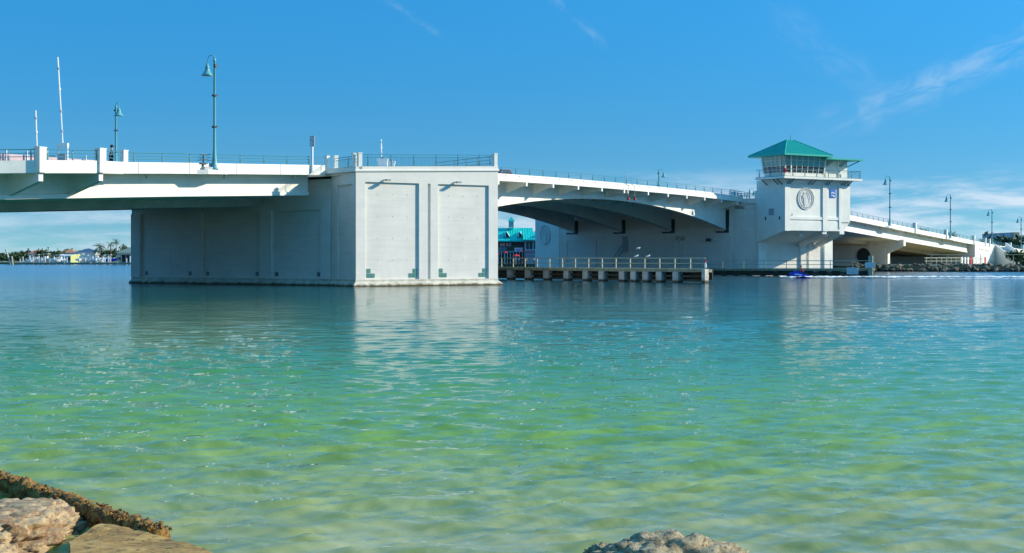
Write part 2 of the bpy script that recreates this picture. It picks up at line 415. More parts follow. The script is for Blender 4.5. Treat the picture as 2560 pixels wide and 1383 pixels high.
# ------------------------------------------------------------------ shared bridge pieces
PROTO = {}
def rail_post_mesh(h):
    key = 'rp%.2f' % h
    if key not in PROTO:
        mb = MB()
        mb.box(G, -0.05, 0.05, -0.04, 0.04, 0, h * 0.55)
        mb.tube([(0, 0, h * 0.5), (0, 0.07, h * 0.8), (0, 0.02, h)], [0.045, 0.035, 0.025], 5)
        PROTO[key] = mb.mesh('post', M['tealrail'])
    return PROTO[key]
def railing(parent, pts, h, spacing, mats='tealrail', post_skip=(), rails=(0.33, 0.66, 1.0), r=0.028, name='railing', pickets=False, posts=True):
    """a run of railing along pts (x, y, z) as a part, its posts and rails as sub-parts"""
    p = [Vector(q) for q in pts]
    mb = MB()
    for fz in rails: mb.tube([q + Vector((0, 0, h * fz)) for q in p], r if fz < 0.99 else r * 1.3, 5)
    rl = obj(name, mb, M[mats], parent)
    if pickets:
        mb = MB(); L = 0
        for a, b in zip(p[:-1], p[1:]):
            n = max(1, int((b - a).length / 0.14))
            for i in range(n):
                q = a.lerp(b, (i + 0.5) / n); mb.box(lambda x, y, q=q: (q.x + x, q.y + y), -0.008, 0.008, -0.008, 0.008, q.z + 0.05, q.z + h * rails[-2])
        o = obj('pickets', mb, M[mats], rl); o['kind'] = 'stuff'
    if posts:
        d = 0.0; nxt = spacing * 0.3
        for a, b in zip(p[:-1], p[1:]):
            L = (b - a).length
            while nxt <= d + L:
                q = a.lerp(b, (nxt - d) / L); ang = math.atan2(b.y - a.y, b.x - a.x)
                o = bpy.data.objects.new('post', rail_post_mesh(h)); COL.objects.link(o); o.parent = rl
                o.location = q - wloc(parent); o.rotation_euler = (0, 0, ang)
                if mats != 'tealrail': o.data = flat_post(h, mats)
                nxt += spacing
            d += L
    return rl
def flat_post(h, m):
    key = 'fp%.2f%s' % (h, m)
    if key not in PROTO:
        PROTO[key] = MB().box(G, -0.05, 0.05, -0.05, 0.05, -0.25, h).mesh('post', M[m])
    return PROTO[key]
def pillar(parent, F, a, b, z0, h=1.75, w=0.42):
    mb = MB().box(F, a - w / 2, a + w / 2, b - w / 2, b + w / 2, z0, z0 + h - 0.08)
    mb.box(F, a - w / 2 - 0.03, a + w / 2 + 0.03, b - w / 2 - 0.03, b + w / 2 + 0.03, z0 + h - 0.08, z0 + h)
    return obj('pillar', mb, M['paint'], parent)

PAR = 0.80   # height of the solid parapet band

def approach(name, label, k0, k1, kg0, kg1, w=1.45, tfar=30.0, rails=True):
    th = thing(name, label, 'bridge span', (*B(k0, 2), 0.0))
    # deck slab, road surface
    mb = MB(); strip(mb, k0, k1, [(0.0, 0.0), (0.0, 0.18), (tfar, 0.18), (tfar, 0.0)])
    obj('deck_slab', mb, M['paint'], th)
    mb = MB(); strip(mb, k0, k1, [(2.6, 0.185), (2.6, 0.20), (tfar - 2.6, 0.20), (tfar - 2.6, 0.185)]); obj('roadway', mb, M['asphalt'], th)
    for ta, tb in ((0.30, 2.3), (tfar - 2.3, tfar - 0.30)):
        mb = MB(); strip(mb, k0, k1, [(ta, 0.185), (ta, 0.33), (tb, 0.33), (tb, 0.185)]); obj('sidewalk', mb, M['pierframe'], th)
    # girders
    mb = MB(); strip(mb, kg0, kg1, [(w, -0.005), (w, -1.55), (w - 0.12, -1.62), (w - 0.12, -1.95), (7.0, -2.1), (7.0, -0.005)]); obj('girder', mb, M['paint'], th)
    mb = MB(); strip(mb, kg0, kg1, [(7.01, -0.005), (7.01, -2.1), (7.6, -2.85), (11.4, -2.85), (12.0, -2.1), (12.0, -0.005)]); obj('girder', mb, M['soffit'], th)
    mb = MB(); strip(mb, kg0, kg1, [(12.6, -0.005), (12.6, -2.85), (17.0, -2.85), (17.0, -0.005)]); obj('girder', mb, M['soffit'], th)
    mb = MB(); strip(mb, kg0, kg1, [(18.0, -0.005), (18.0, -2.9), (tfar - 2, -2.9), (tfar - 2, -0.005)]); obj('girder', mb, M['soffit'], th)
    return th

# ================================================================== LEFT APPROACH SPAN
ls = approach('approach_span', 'white concrete bridge span with overlook balcony running out of the left edge of the picture', -70, -0.55, -70, -1.6)
mb = MB(); strip(mb, -25.4, -0.9, [(-0.02, -0.10), (-0.02, PAR), (0.28, PAR), (0.28, -0.02)]); obj('parapet', mb, M['paint'], ls)
# overlook balcony that stands proud of the deck edge
def bay(parent, ka, kb, kc, kd, out=2.0):
    ring = [(kd, 0.0), (kc, -out), (kb, -out), (ka, 0.0)]
    secs = [[(*B(k, t), zb(k) - 0.10), (*B(k, t), zb(k) + PAR), (*B(k, t + 0.28), zb(k) + PAR), (*B(k, t + 0.28), zb(k) - 0.10)] for k, t in ring]
    obj('parapet', MB().sweep(secs), M['paint'], parent)
    mb = MB(); top = [(*B(k, t), zb(k) + 0.3) for k, t in ring]; bot = [(*B(k, t), zb(k) - 0.14) for k, t in [(kd, 0.05), (kc, -out + .02), (kb, -out + .02), (ka, 0.05)]]
    mb.loop_pair(bot, top); obj('balcony_floor', mb, M['paint'], parent)
    for k in (kb, kc):
        mb = MB(); pr = [(-out + 0.05, -0.14), (-out + 0.05, -0.72), (1.46, -1.75), (1.46, -0.14)]
        mb.loop_pair([(*B(k - 0.2, t), zb(k) + z) for t, z in pr], [(*B(k + 0.2, t), zb(k) + z) for t, z in pr])
        obj('bracket', mb, M['paint'], parent)
    for k, t in ((ka, 0.12), (kb, -out + 0.12), (kc, -out + 0.12), (kd, 0.12)):
        pillar(parent, B, k, t, zb(k) - 0.1, 1.85, 0.46 if t > 0 else 0.62)
    zt = PAR
    for (k1_, t1), (k2_, t2) in zip(ring[:-1], ring[1:]):
        railing(parent, [(*B(k1_, t1 + 0.14), zb(k1_) + zt), (*B(k2_, t2 + 0.14), zb(k2_) + zt)], 0.78, 2.3)
bay(ls, -25.4, -29.6, -35.2, -38.2)
pillar(ls, B, -38.9, 0.12, zb(-38.9) - 0.1, 1.85, 0.46)
mb = MB(); strip(mb, -70, -38.2, [(-0.02, -0.10), (-0.02, PAR), (0.28, PAR), (0.28, -0.02)]); obj('parapet', mb, M['paint'], ls)
railing(ls, [(*B(k, 0.14), zb(k) + PAR) for k in ks(-25.2, -1.2)], 0.75, 3.05)
# lamp pedestals: blocks that swell out of the parapet
def pedestal(parent, k, w=1.25, half=1.0):
    secs = []
    for kk, o in ((k - half - 0.8, 0), (k - half, 0.5), (k + half, 0.5), (k + half + 0.8, 0)):
        t0 = -0.03 - o
        secs.append([(*B(kk, t0), zb(kk) - 0.13), (*B(kk, t0), zb(kk) + 0.24), (*B(kk, 0.0), zb(kk) + 0.24), (*B(kk, 0.0), zb(kk) - 0.13)])
    obj('lamp_pedestal', MB().sweep(secs), M['paint'], parent)
pedestal(ls, -15.7)
# far parapet with the pink screen seen over the near one
mb = MB(); strip(mb, -70, -1, [(29.7, 0.0), (29.7, 0.8), (30.0, 0.8), (30.0, 0.0)]); obj('parapet', mb, M['paint'], ls)
railing(ls, [(*B(k, 29.8), zb(k) + 0.8) for k in ks(-60, -2)], 0.75, 3.05)
mb = MB()
zt = 11.3
mb.sweep([[(*B(k, 13.9), zb(k) + 0.2), (*B(k, 13.9), zt), (*B(k, 14.05), zt), (*B(k, 14.05), zb(k) + 0.2)] for k in ks(-66, -13, 3.0)])
obj('pink_screen', mb, M['pink'], ls)
pm = MB().box(G, -0.07, 0.07, -0.07, 0.07, -2.2, 0.35).mesh('screen_post', M['white'])
for i, k in enumerate(ks(-66, -13, 2.1)):
    o = bpy.data.objects.new('screen_post', pm); COL.objects.link(o); o.parent = ls
    o.location = Vector((*B(k, 13.7), zt - (0.0 if i % 3 else -0.25))) - wloc(ls); o.scale = (1, 1, 1.0)

# ================================================================== NEAR PIER
p1 = thing('bridge_pier', 'large pale concrete pier standing in the water left of centre, green tiles at its foot', 'bridge pier', (*B(5, 5), 0))
A_ = B(0, 26.3); B_ = B(0, 0)
Dn = F1(15.0, 0); Db = F1(15.0, -5.0)
def ztop1(n): return 10.40 + 0.034 * n
FR = 0.17                                    # how far the framing stands proud of the panels
core = [B(FR, 26.3 - FR), B(FR, FR * 0.5), F1(FR, -FR), F1(15 - FR, -FR), F1(15 - FR, -5), B(23, 0.5), B(23, 26)]
zc = [10.0, 10.0, 10.15, 10.6, 10.6, 10.9, 10.9]
i0 = MB(); i0.loop_pair([(*p, -3.0) for p in core], [(*p, z) for p, z in zip(core, zc)])
obj('pier_body', i0, M['pier'], p1)
# front framing : uprights, head and foot
def fbox(F, parent, a0, a1, z0, z1, proud, name, mt='pierframe', back=0.0):
    o = obj(name, MB().box(F, a0, a1, -FR - back, -FR + proud, z0, z1), M[mt], parent); return o
for a0, a1 in ((0, 0.94), (6.47, 7.38), (7.68, 8.46), (13.99, 15.0)):
    fbox(F1, p1, a0, a1, 0.62, 9.5, FR, 'pilaster')
mb = MB(); mb.sweep([[(*F1(n, 0), 9.5), (*F1(n, 0), ztop1(n)), (*F1(n, -FR - 0.05), ztop1(n)), (*F1(n, -FR - 0.05), 9.5)] for n in (0.0, 15.0)])
obj('lintel', mb, M['pierframe'], p1)
# side framing (shaded, facing the left span)
def sideF(a, q): return B(-q, a)             # a along the side away from the camera, q outwards
for a0, a1 in ((0.02, 1.2), (7.3, 8.8), (16.4, 17.7), (25.0, 26.3)):
    fbox(sideF, p1, a0, a1, 0.62, 7.1, FR + 0.12, 'pilaster')
obj('lintel', MB().box(sideF, 0.02, 26.3, -FR, 0, 7.1, 8.5), M['pierframe'], p1)
# return wall between the side and the nose
def retF(a, q): return F1(-q, -a)            # a runs back from the front corner, q outwards to the left
for a0, a1, z0, z1 in ((0.02, 0.75, 0.62, 10.3), (3.9, 5.25, 0.62, 10.3), (0.75, 3.9, 9.3, 10.3)):
    fbox(retF, p1, a0, a1, z0, z1, FR + 0.0, 'pilaster')
# splayed skirt at the water line
ring = [A_, B_, F1(0, 0), F1(15, 0), F1(15, -5)]
def offs(pts, d):
    """offset an open chain outwards (towards the camera side)"""
    out = []
    for i, p in enumerate(pts):
        ns = []
        for a, b in ((i - 1, i), (i, i + 1)):
            if a < 0 or b >= len(pts): continue
            dx, dy = pts[b][0] - pts[a][0], pts[b][1] - pts[a][1]; L = math.hypot(dx, dy); ns.append((dy / L, -dx / L))
        nx_, ny_ = sum(n[0] for n in ns), sum(n[1] for n in ns); L2 = nx_ * nx_ + ny_ * ny_
        f = len(ns) / L2 if L2 else 1
        out.append((p[0] + nx_ * f * d, p[1] + ny_ * f * d))
    return out
o1, o2 = offs(ring, 0.03), offs(ring, 0.42); inn = offs(ring, -0.6)
mb = MB(); mb.sweep([[(*inn[i], 0.63), (*o1[i], 0.63), (*o1[i], 0.45), (*o2[i], 0.12), (*o2[i], -1.5), (*inn[i], -1.5)] for i in range(5)])
obj('skirt', mb, M['skirt'], p1)
# cornice and parapet
top = [B(-0.6, 0), F1(0, 0), F1(15, 0), F1(15, -5)]
zt1 = [10.42, 10.40, 10.92, 10.95]
a, b, c_ = offs(top, 0.10), offs(top, 0.02), offs(top, -0.35)
mb = MB(); mb.sweep([[(*a[i], zt1[i]), (*a[i], zt1[i] + 0.14), (*b[i], zt1[i] + 0.20), (*b[i], zt1[i] + 0.46), (*c_[i], zt1[i] + 0.46), (*c_[i], zt1[i])] for i in range(4)])
obj('parapet', mb, M['pierframe'], p1)
mb = MB(); ft = [B(-0.3, 0.3), F1(0.3, -0.3), F1(14.7, -0.3), F1(14.7, -5), B(23, 0.3), B(23, 29.7), B(-0.3, 29.7)]
mb.loop_pair([(*p, z) for p, z in zip(ft, [10.2, 10.2, 10.7, 10.7, 11.05, 11.05, 10.2])], [(*p, z) for p, z in zip(ft, [10.62, 10.62, 11.1, 11.1, 11.2, 11.2, 10.62])])
obj('pier_deck', mb, M['pierframe'], p1)
for F, a_, b_, z in ((B, -0.45, 0.15, 10.4), (F1, 0.2, -4.75, 10.42), (F1, 0.2, -0.72, 10.4), (F1, 0.45, -0.16, 10.42), (F1, 14.8, -0.2, 10.9)):
    pillar(p1, F, a_, b_, z, 1.72, 0.36)
fz = lambda n: ztop1(n) + 0.46
railing(p1, [(*F1(0.15, -4.6), fz(0)), (*F1(0.15, -0.9), fz(0))], 0.98, 9, rails=(0.05, 0.8, 1.0), pickets=True)
railing(p1, [(*F1(0.6, -0.15), fz(0.6)), (*F1(14.6, -0.15), fz(14.6))], 1.08, 2.35, rails=(0.05, 0.8, 1.0), pickets=True, r=0.02)
railing(p1, [(*F1(14.8, -0.4), fz(15)), (*F1(14.8, -12), fz(15))], 1.0, 2.3, rails=(0.33, 0.66, 1.0))
railing(p1, [(*B(k, 29.8), zb(k) + 0.6) for k in (0, 8, 16, 22)], 0.9, 3.0)
# green tiles at the foot of the panels
tm = MB().box(G, -0.19, 0.19, -0.02, 0.02, 0, 0.38).mesh('tile', M['tealtile'])
def tile(parent, F, a, q, z, rz, me_):
    o = bpy.data.objects.new('tile', me_); COL.objects.link(o); o.parent = parent
    o.location = Vector((*F(a, q), z)) - wloc(parent); o.rotation_euler = (0, 0, rz)
for base, sg in ((1.35, 1), (6.1, -1), (8.85, 1), (13.6, -1)):
    for dx, dz in ((0, 0), (0, 1), (1, 0)):
        tile(p1, F1, base + sg * dx * 0.43, -FR + 0.015, 0.80 + dz * 0.43, R(31.8), tm)
tm2 = MB().box(G, -0.19, 0.19, -0.02, 0.02, 0, 0.40).mesh('tile', M['darktile'])
for a_ in (24.3, 18.2, 15.8, 9.3, 6.8, 1.6):
    tile(p1, sideF, a_, -FR + 0.015, 0.85, R(148), tm2)
# two lamps on short arms over the panels
for n in (2.85, 10.25):
    mb = MB().box(F1, n - 0.06, n + 0.06, -0.02, 0.36, 9.68, 9.76)
    f_ = obj('light_arm', mb, M['greymetal'], p1)
    mb = MB().box(F1, n - 0.02, n + 0.40, 0.22, 0.62, 9.62, 9.78); obj('light_head', mb, M['greymetal'], p1)

# ================================================================== BASCULE SPAN
bs = thing('drawbridge_span', 'low arched white drawbridge span with triangular brackets, closed over the channel between the two piers', 'drawbridge', (*B(60, 5), 0))
def arch(k): return 10.15 - 0.00235 * (k - 60) ** 2
for t0, t1, nm in ((0, 15.6, 1), (15.62, 31.2, 2)):
    mb = MB(); strip(mb, 22.8, 59.58, [(t0, 0.0), (t0, 0.16), (t1, 0.16), (t1, 0.0)]); obj('deck_leaf', mb, M['paint'], bs)
    mb = MB(); strip(mb, 59.66, 97.8, [(t0, 0.0), (t0, 0.16), (t1, 0.16), (t1, 0.0)]); obj('deck_leaf', mb, M['paint'], bs)
for ka, kb in ((22.8, 59.58), (59.66, 97.4)):
    mb = MB(); strip(mb, ka, kb, [(-0.02, -0.03), (-0.02, 0.78), (0.14, 0.78), (0.14, -0.03)], 3); obj('edge_beam', mb, M['paint'], bs)
    for tg in (2.7, 11.8, 20.4, 29.0):
        secs = []
        for k in ks(ka, kb, 2.0):
            z0 = arch(k); z1 = zb(k) - 0.01
            secs.append([(*B(k, tg), z0 + 0.14), (*B(k, tg), z1), (*B(k, tg + 0.5), z1), (*B(k, tg + 0.5), z0 + 0.14), (*B(k, tg + 0.65), z0 + 0.12), (*B(k, tg + 0.65), z0), (*B(k, tg - 0.12), z0), (*B(k, tg - 0.12), z0 + 0.12)])
        obj('girder', MB().sweep(secs), M['paint'], bs)
bk = [59.1 - 6 * i for i in range(0, 7)] + [60.15] + [65.95 + 5.97 * i for i in range(0, 6)]
for k in bk:
    z = zb(k); pr = [(0.0, -0.05), (0.0, -0.46), (0.45, -0.46), (2.69, -1.15 if arch(k) < 9.9 else -0.9), (2.69, -0.01), (0.15, -0.01)]
    mb = MB(); mb.loop_pair([(*B(k - 0.16, t), z + zz) for t, zz in pr], [(*B(k + 0.16, t), z + zz) for t, zz in pr]); obj('bracket', mb, M['paint'], bs)
    for ta, tb in ((3.25, 11.7), (12.4, 17.9), (21.0, 28.9)):
        if ta == 12.4: continue
        obj('floor_beam', MB().box(B, k - 0.12, k + 0.12, ta, tb, max(z - 0.85, arch(k) + 0.05), z - 0.01), M['soffit'], bs)
railing(bs, [(*B(k, 0.1), zb(k) + 0.78) for k in ks(23, 97, 4)], 0.72, 3.0, r=0.018)
railing(bs, [(*B(k, 31.1), zb(k) + 0.2) for k in ks(23, 97, 4)], 1.1, 3.0, r=0.018)
# small bolts along the edge beam
bolt = MB().box(G, -0.05, 0.05, -0.05, 0.0, -0.07, 0.07).mesh('bolt_plate', M['greymetal'])
for k in ks(24.5, 96, 3.0):
    o = bpy.data.objects.new('bolt_plate', bolt); COL.objects.link(o); o.parent = bs
    o.location = Vector((*B(k, -0.03), zb(k) + 0.6)) - wloc(bs); o.rotation_euler = (0, 0, R(58))
# hanging red navigation lights at the meeting point of the leaves
for k, nm in ((59.2, 'red navigation light hanging from the drawbridge edge, the left one of the pair at midspan'), (61.0, 'red navigation light hanging from the drawbridge edge, the right one of the pair at midspan')):
    t = thing('navigation_light', nm, 'navigation light', (*B(k, -0.1), zb(k)), 'navigation lights over the channel')
    z = zb(k)
    mb = MB(); mb.tube([(*B(k, 0.0), z + 1.9), (*B(k, -0.05), z + 0.9), (*B(k, -0.1), z + 0.75), (*B(k, -0.45), z + 0.55), (*B(k, -0.5), z + 0.2), (*B(k, -0.5), z - 0.9)], 0.035, 6)
    obj('hanger', mb, M['greymetal'], t)
    mb = MB(); mb.lathe((*B(k, -0.5), z - 1.35), [(0.05, 0), (0.17, 0.05), (0.17, 0.2), (0.13, 0.28), (0.05, 0.3)], 10); obj('lens', mb, M['red'], t)
    mb = MB(); mb.lathe((*B(k, -0.5), z - 1.05), [(0.14, 0), (0.14, 0.1), (0.05, 0.22), (0.04, 0.3)], 10); obj('lamp_cap', mb, M['darksteel'], t)

# ================================================================== FAR PIER
p2 = thing('bridge_pier', 'second concrete bascule pier behind the timber fender, its shaded side holding the drawbridge ends', 'bridge pier', (*B(100, 2), 0))
kf = 97.6
near = B(kf, -2.7)
core2 = [B(kf + FR, 32.0), B(kf + FR, -2.6), F2(0.2, -FR), F2(15.1, -FR), F2(15.1, -6), B(122, 0.5), B(122, 32)]
mb = MB(); mb.loop_pair([(*p, -3.0) for p in core2], [(*p, 10.55) for p in core2]); obj('pier_body', mb, M['pier'], p2)
def side2(a, q): return B(kf - q, a)
for a0, a1, z0, z1 in ((-2.68, -2.1, 0, 10.4), (-0.2, 1.3, 0, 10.4), (-2.68, 32, 10.0, 10.85), (2.0, 3.5, 0, 7.6), (9.6, 10.4, 0, 5.9), (10.7, 11.3, 0, 5.9), (16.2, 18.0, 0, 7.0), (25.2, 26.0, 0, 5.9), (30.6, 32, 0, 7.0),
                       (3.5, 16.2, 5.3, 6.6), (18.0, 30.6, 5.3, 6.6)):
    fbox(side2, p2, a0, a1, z0 + 0.6 if z0 == 0 else z0, z1, FR * 0.6, 'pilaster' if z0 == 0 else 'lintel')
# pockets behind the girder ends, their shade drawn as flat dark boxes
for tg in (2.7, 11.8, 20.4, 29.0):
    obj('girder_pocket_shade', MB().box(side2, tg - 0.42, tg + 0.3, -FR, -FR + 0.02 + FR * 0.62, 6.5, 9.9 if tg < 3 else 8.6), M['darksteel'], p2)
for tg in (2.7, 11.8, 20.4, 29.0): obj('pocket_shade_bar', MB().box(side2, tg - 0.42, tg + 1.7, -FR, 0.0, 6.42, 6.66), M['darksteel'], p2)  # dark bars drawn for the shade along the pocket bottoms
# access door with a slanting stair flight
px_t = on_line(1562, B(kf, 0), V)
obj('door', MB().box(side2, px_t - 0.45, px_t + 0.45, -FR, 0.04, 3.6, 6.0), M['greymetal'], p2)
mb = MB(); c1_ = side2(px_t + 0.5, 0.25); c2_ = side2(px_t + 2.3, 0.25)
for dz in (0.0, 1.0): mb.tube([(*side2(px_t - 0.3, 0.3), 3.7 + dz), (*side2(px_t + 0.5, 0.3), 3.5 + dz), (*side2(px_t + 2.0, 0.3), 1.3 + dz)], 0.09, 5)
obj('access_stair', mb, M['greymetal'], p2)
wl = on_line(1772, B(kf, 0), V)
obj('wall_lamp', MB().box(side2, wl - 0.3, wl + 0.3, 0, 0.4, 5.1, 5.6), M['darksteel'], p2)
# ledge line where the pier top begins
ring2 = [B(kf, 32), B(kf, -2.7), F2(0, 0), F2(15.1, 0), F2(15.1, -6)]
o1, o2, inn = offs(ring2, 0.03), offs(ring2, 0.35), offs(ring2, -0.6)
mb = MB(); mb.sweep([[(*inn[i], 0.75), (*o1[i], 0.75), (*o1[i], 0.55), (*o2[i], 0.2), (*o2[i], -1.5), (*inn[i], -1.5)] for i in range(5)]); obj('skirt', mb, M['skirt'], p2)
# parapet strip on the pier top beside the deck
top2 = [B(kf - 0.2, 3.0), B(kf - 0.2, -2.8)]
mb = MB(); mb.box(B, kf - 0.25, kf + 0.1, -2.8, 3.0, 10.85, 11.55); obj('parapet', mb, M['pierframe'], p2)
mb = MB(); mb.box(B, kf, 121, -2.6, 31.8, 10.55, 10.98); obj('pier_deck', mb, M['pierframe'], p2)
for t_ in (1.55, -2.35): pillar(p2, B, kf, t_, 11.0, 1.65, 0.6)
pillar(p2, B, kf, 0.3, 11.0, 1.0, 0.5)
railing(p2, [(*B(kf, 1.2), 11.55), (*B(kf, -2.1), 11.55)], 0.75, 1.4)
railing(p2, [(*B(k, 0.1), zb(k) + 0.78) for k in (93, 97, 100)], 0.8, 1.3)
# canted far end face of the pier, with the round emblem
cf = B(kf, 32.0); cd_ = (-0.5, 0.866)
def F3(n, q): return (cf[0] + cd_[0] * n - cd_[1] * q, cf[1] + cd_[1] * n - cd_[0] * q * 1.0)
def F3(n, q):
    nx_, ny_ = -0.866, -0.5
    return (cf[0] + cd_[0] * n + nx_ * q, cf[1] + cd_[1] * n + ny_ * q)
obj('pier_nose', MB().prism([F3(0, 0), F3(7.6, 0), F3(7.6, -8), F3(0, -8)], -3, 10.7), M['pierframe'], p2)

# round relief emblem: rings, border letters' dots and a standing figure before a sail
def emblem(parent, F, n, z, rad, proud=0.0):
    def ring_(r0, r1, d):
        mb = MB(); K = 40
        for i in range(K):
            a0, a1 = 2 * math.pi * i / K, 2 * math.pi * (i + 1) / K
            P = [(r0, a0), (r1, a0), (r1, a1), (r0, a1)]
            mb.loop_pair([(*F(n + r * math.cos(a), proud), z + r * math.sin(a)) for r, a in P], [(*F(n + r * math.cos(a), proud + d), z + r * math.sin(a)) for r, a in P], caps=True)
        return mb
    e = obj('round_emblem', MB().loop_pair([(*F(n + rad * 0.99 * math.cos(a), proud - 0.05), z + rad * 0.99 * math.sin(a)) for a in [2 * math.pi * i / 40 for i in range(40)]],
            [(*F(n + rad * 0.99 * math.cos(a), proud + 0.03), z + rad * 0.99 * math.sin(a)) for a in [2 * math.pi * i / 40 for i in range(40)]]), M['emblem'], parent)
    obj('outer_ring', ring_(rad * 0.94, rad, 0.11), M['relief'], e)
    obj('inner_ring', ring_(rad * 0.74, rad * 0.78, 0.09), M['relief'], e)
    mb = MB()                                   # standing figure
    out_ = [(-0.10, 0.62), (-0.22, 0.55), (-0.18, 0.42), (-0.30, 0.30), (-0.34, 0.08), (-0.20, 0.02), (-0.22, -0.25), (-0.12, -0.62), (0.02, -0.64), (0.02, -0.20), (0.10, 0.02), (0.06, 0.22), (0.02, 0.36), (0.0, 0.55)]
    s = rad
    mb.loop_pair([(*F(n + (x - 0.08) * s, proud + 0.02), z + y * s) for x, y in out_], [(*F(n + (x - 0.08) * s, proud + 0.12), z + y * s) for x, y in out_])
    obj('figure_relief', mb, M['relief'], e)
    mb = MB()
    for seq in ([(0.02, 0.6), (0.22, 0.2), (0.42, -0.25), (0.30, -0.40)], [(0.15, 0.6), (0.42, 0.3), (0.55, -0.1)], [(0.1, -0.62), (0.35, -0.52), (0.55, -0.35)], [(-0.55, 0.3), (-0.5, -0.1), (-0.42, -0.4)]):
        mb.tube([(*F(n + x * s, proud + 0.04), z + y * s) for x, y in seq], 0.045 * s / 1.6, 5)
    obj('sail_relief', mb, M['relief'], e)
    mb = MB()
    for i in range(36):
        a = 2 * math.pi * i / 36
        if i % 9 == 4: continue
        x, y = 0.86 * s * math.cos(a), 0.86 * s * math.sin(a)
        mb.loop_pair([(*F(n + x + dx * s, proud + 0.0), z + y + dy * s) for dx, dy in ((-.03, -.05), (.03, -.05), (.03, .05), (-.03, .05))],
                     [(*F(n + x + dx * s, proud + 0.08), z + y + dy * s) for dx, dy in ((-.03, -.05), (.03, -.05), (.03, .05), (-.03, .05))])
    o = obj('border_lettering', mb, M['relief'], e); o['kind'] = 'stuff'
    return e
M['relief'] = mat('grey_relief_lines', (0.64, 0.63, 0.59), 0.8, var=0.2, vscale=3)
M['emblem'] = mat('grey_cast_relief', (0.76, 0.75, 0.71), 0.8, var=0.15, vscale=3.5, bump=0.02, bscale=8)
emblem(p2, F3, 4.3, 6.4, 1.65, 0.02)

# ================================================================== CONTROL TOWER
tw = thing('control_tower', 'white bridge tender tower with turquoise hipped roof and wrap-around windows, corbelled out over the water', 'control tower', (*F2(6, 2), 0))
q1 = 5.9; NW = 13.05
fr_ = [(0, 6.6), (0, 14.15), (NW, 14.15), (NW, 7.9), (11.95, 6.6)]
bk_ = [(0, 4.9), (0, 14.15), (NW, 14.15), (NW, 6.4), (11.95, 4.9)]
mb = MB(); mb.loop_pair([(*F2(n, q1 - 0.14), z) for n, z in fr_], [(*F2(n, -0.3), z) for n, z in bk_]); obj('shaft', mb, M['paint'], tw)
# proud framing on the front
def tbox(a0, a1, z0, z1, d0, d1, nm, mt='paint'): return obj(nm, MB().box(F2, a0, a1, q1 + d0, q1 + d1, z0, z1), M[mt], tw)
tbox(-0.02, 0.95, 6.58, 13.9, -0.3, 0.0, 'pilaster')
tbox(7.45, 8.35, 6.58, 14.0, -0.3, 0.06, 'pilaster')
tbox(10.75, 11.2, 7.0, 14.0, -0.3, 0.06, 'pilaster')
tbox(11.2, NW + 0.02, 7.95, 14.0, -0.3, 0.0, 'pilaster')
tbox(0.95, 7.45, 8.25, 8.65, -0.3, 0.0, 'ledge'); tbox(8.35, 10.75, 8.25, 8.65, -0.3, 0.0, 'ledge')
tbox(0.95, 7.45, 6.62, 8.0, -0.3, -0.05, 'lower_panel'); tbox(8.35, 10.75, 6.62, 8.0, -0.3, -0.05, 'lower_panel')
tbox(-0.04, NW + 0.02, 13.5, 14.15, -0.3, 0.02, 'cornice')
# ribs running down the sloping soffit and down the pier front
for n0, n1 in ((7.5, 8.35), (11.0, 11.95)):
    mb = MB(); mb.loop_pair([(*F2(n0, q1 - 0.1), 6.60), (*F2(n1, q1 - 0.1), 6.60), (*F2(n1, q1 - 0.1), 6.15), (*F2(n0, q1 - 0.1), 6.15)],
                            [(*F2(n0 + 0.6, 0.0), 4.9), (*F2(n1 + 0.6, 0.0), 4.9), (*F2(n1 + 0.6, 0.0), 4.3), (*F2(n0 + 0.6, 0.0), 4.3)]); obj('soffit_rib', mb, M['paint'], tw)
for a0, a1 in ((0.0, 1.4), (8.5, 9.6), (10.1, 10.4), (13.4, 15.1)):
    obj('pilaster', MB().box(F2, a0, a1, -FR, 0.14, 0.7, 4.85 if a1 < 13 else 6.0), M['paint'], p2)
for n in (4.2, 9.4):
    s_ = obj('soffit_lamp', MB().lathe((*F2(n, 4.6), 5.85), [(0.28, 0), (0.28, 0.22), (0.1, 0.4)], 10), M['white'], tw)
# shaded left flank details: louvre and small plates
def tl(a, q): return F2(-q, a)               # a outwards towards the camera, q to the left
obj('louvre', MB().box(tl, 2.4, 3.5, -0.02, 0.05, 8.9, 9.9), M['greymetal'], tw)
for a_ in (1.6, 4.6): obj('flank_plate', MB().box(tl, a_, a_ + 0.22, -0.02, 0.06, 8.2, 8.7), M['darksteel'], tw)
obj('flank_plate', MB().box(F2, 1.2, 1.45, q1, q1 + 0.03, 8.75, 9.15), M['greymetal'], tw)
emblem(tw, F2, 4.15, 11.35, 1.62, q1 - 0.12)
# blue marker board with white symbols
sg = obj('blue_board', MB().box(F2, 9.0, 10.15, q1 - 0.12, q1 - 0.05, 11.6, 12.95), M['blue'], tw)
for dx, dz, w_, h_ in ((0.25, 0.62, 0.18, 0.16), (0.5, 0.66, 0.22, 0.2), (0.78, 0.62, 0.16, 0.14), (0.3, 0.3, 0.26, 0.12), (0.62, 0.14, 0.28, 0.22)):
    obj('white_symbol', MB().box(F2, 9.0 + dx, 9.0 + dx + w_, q1 - 0.05, q1 - 0.035, 11.6 + dz, 11.6 + dz + h_), M['white'], sg)
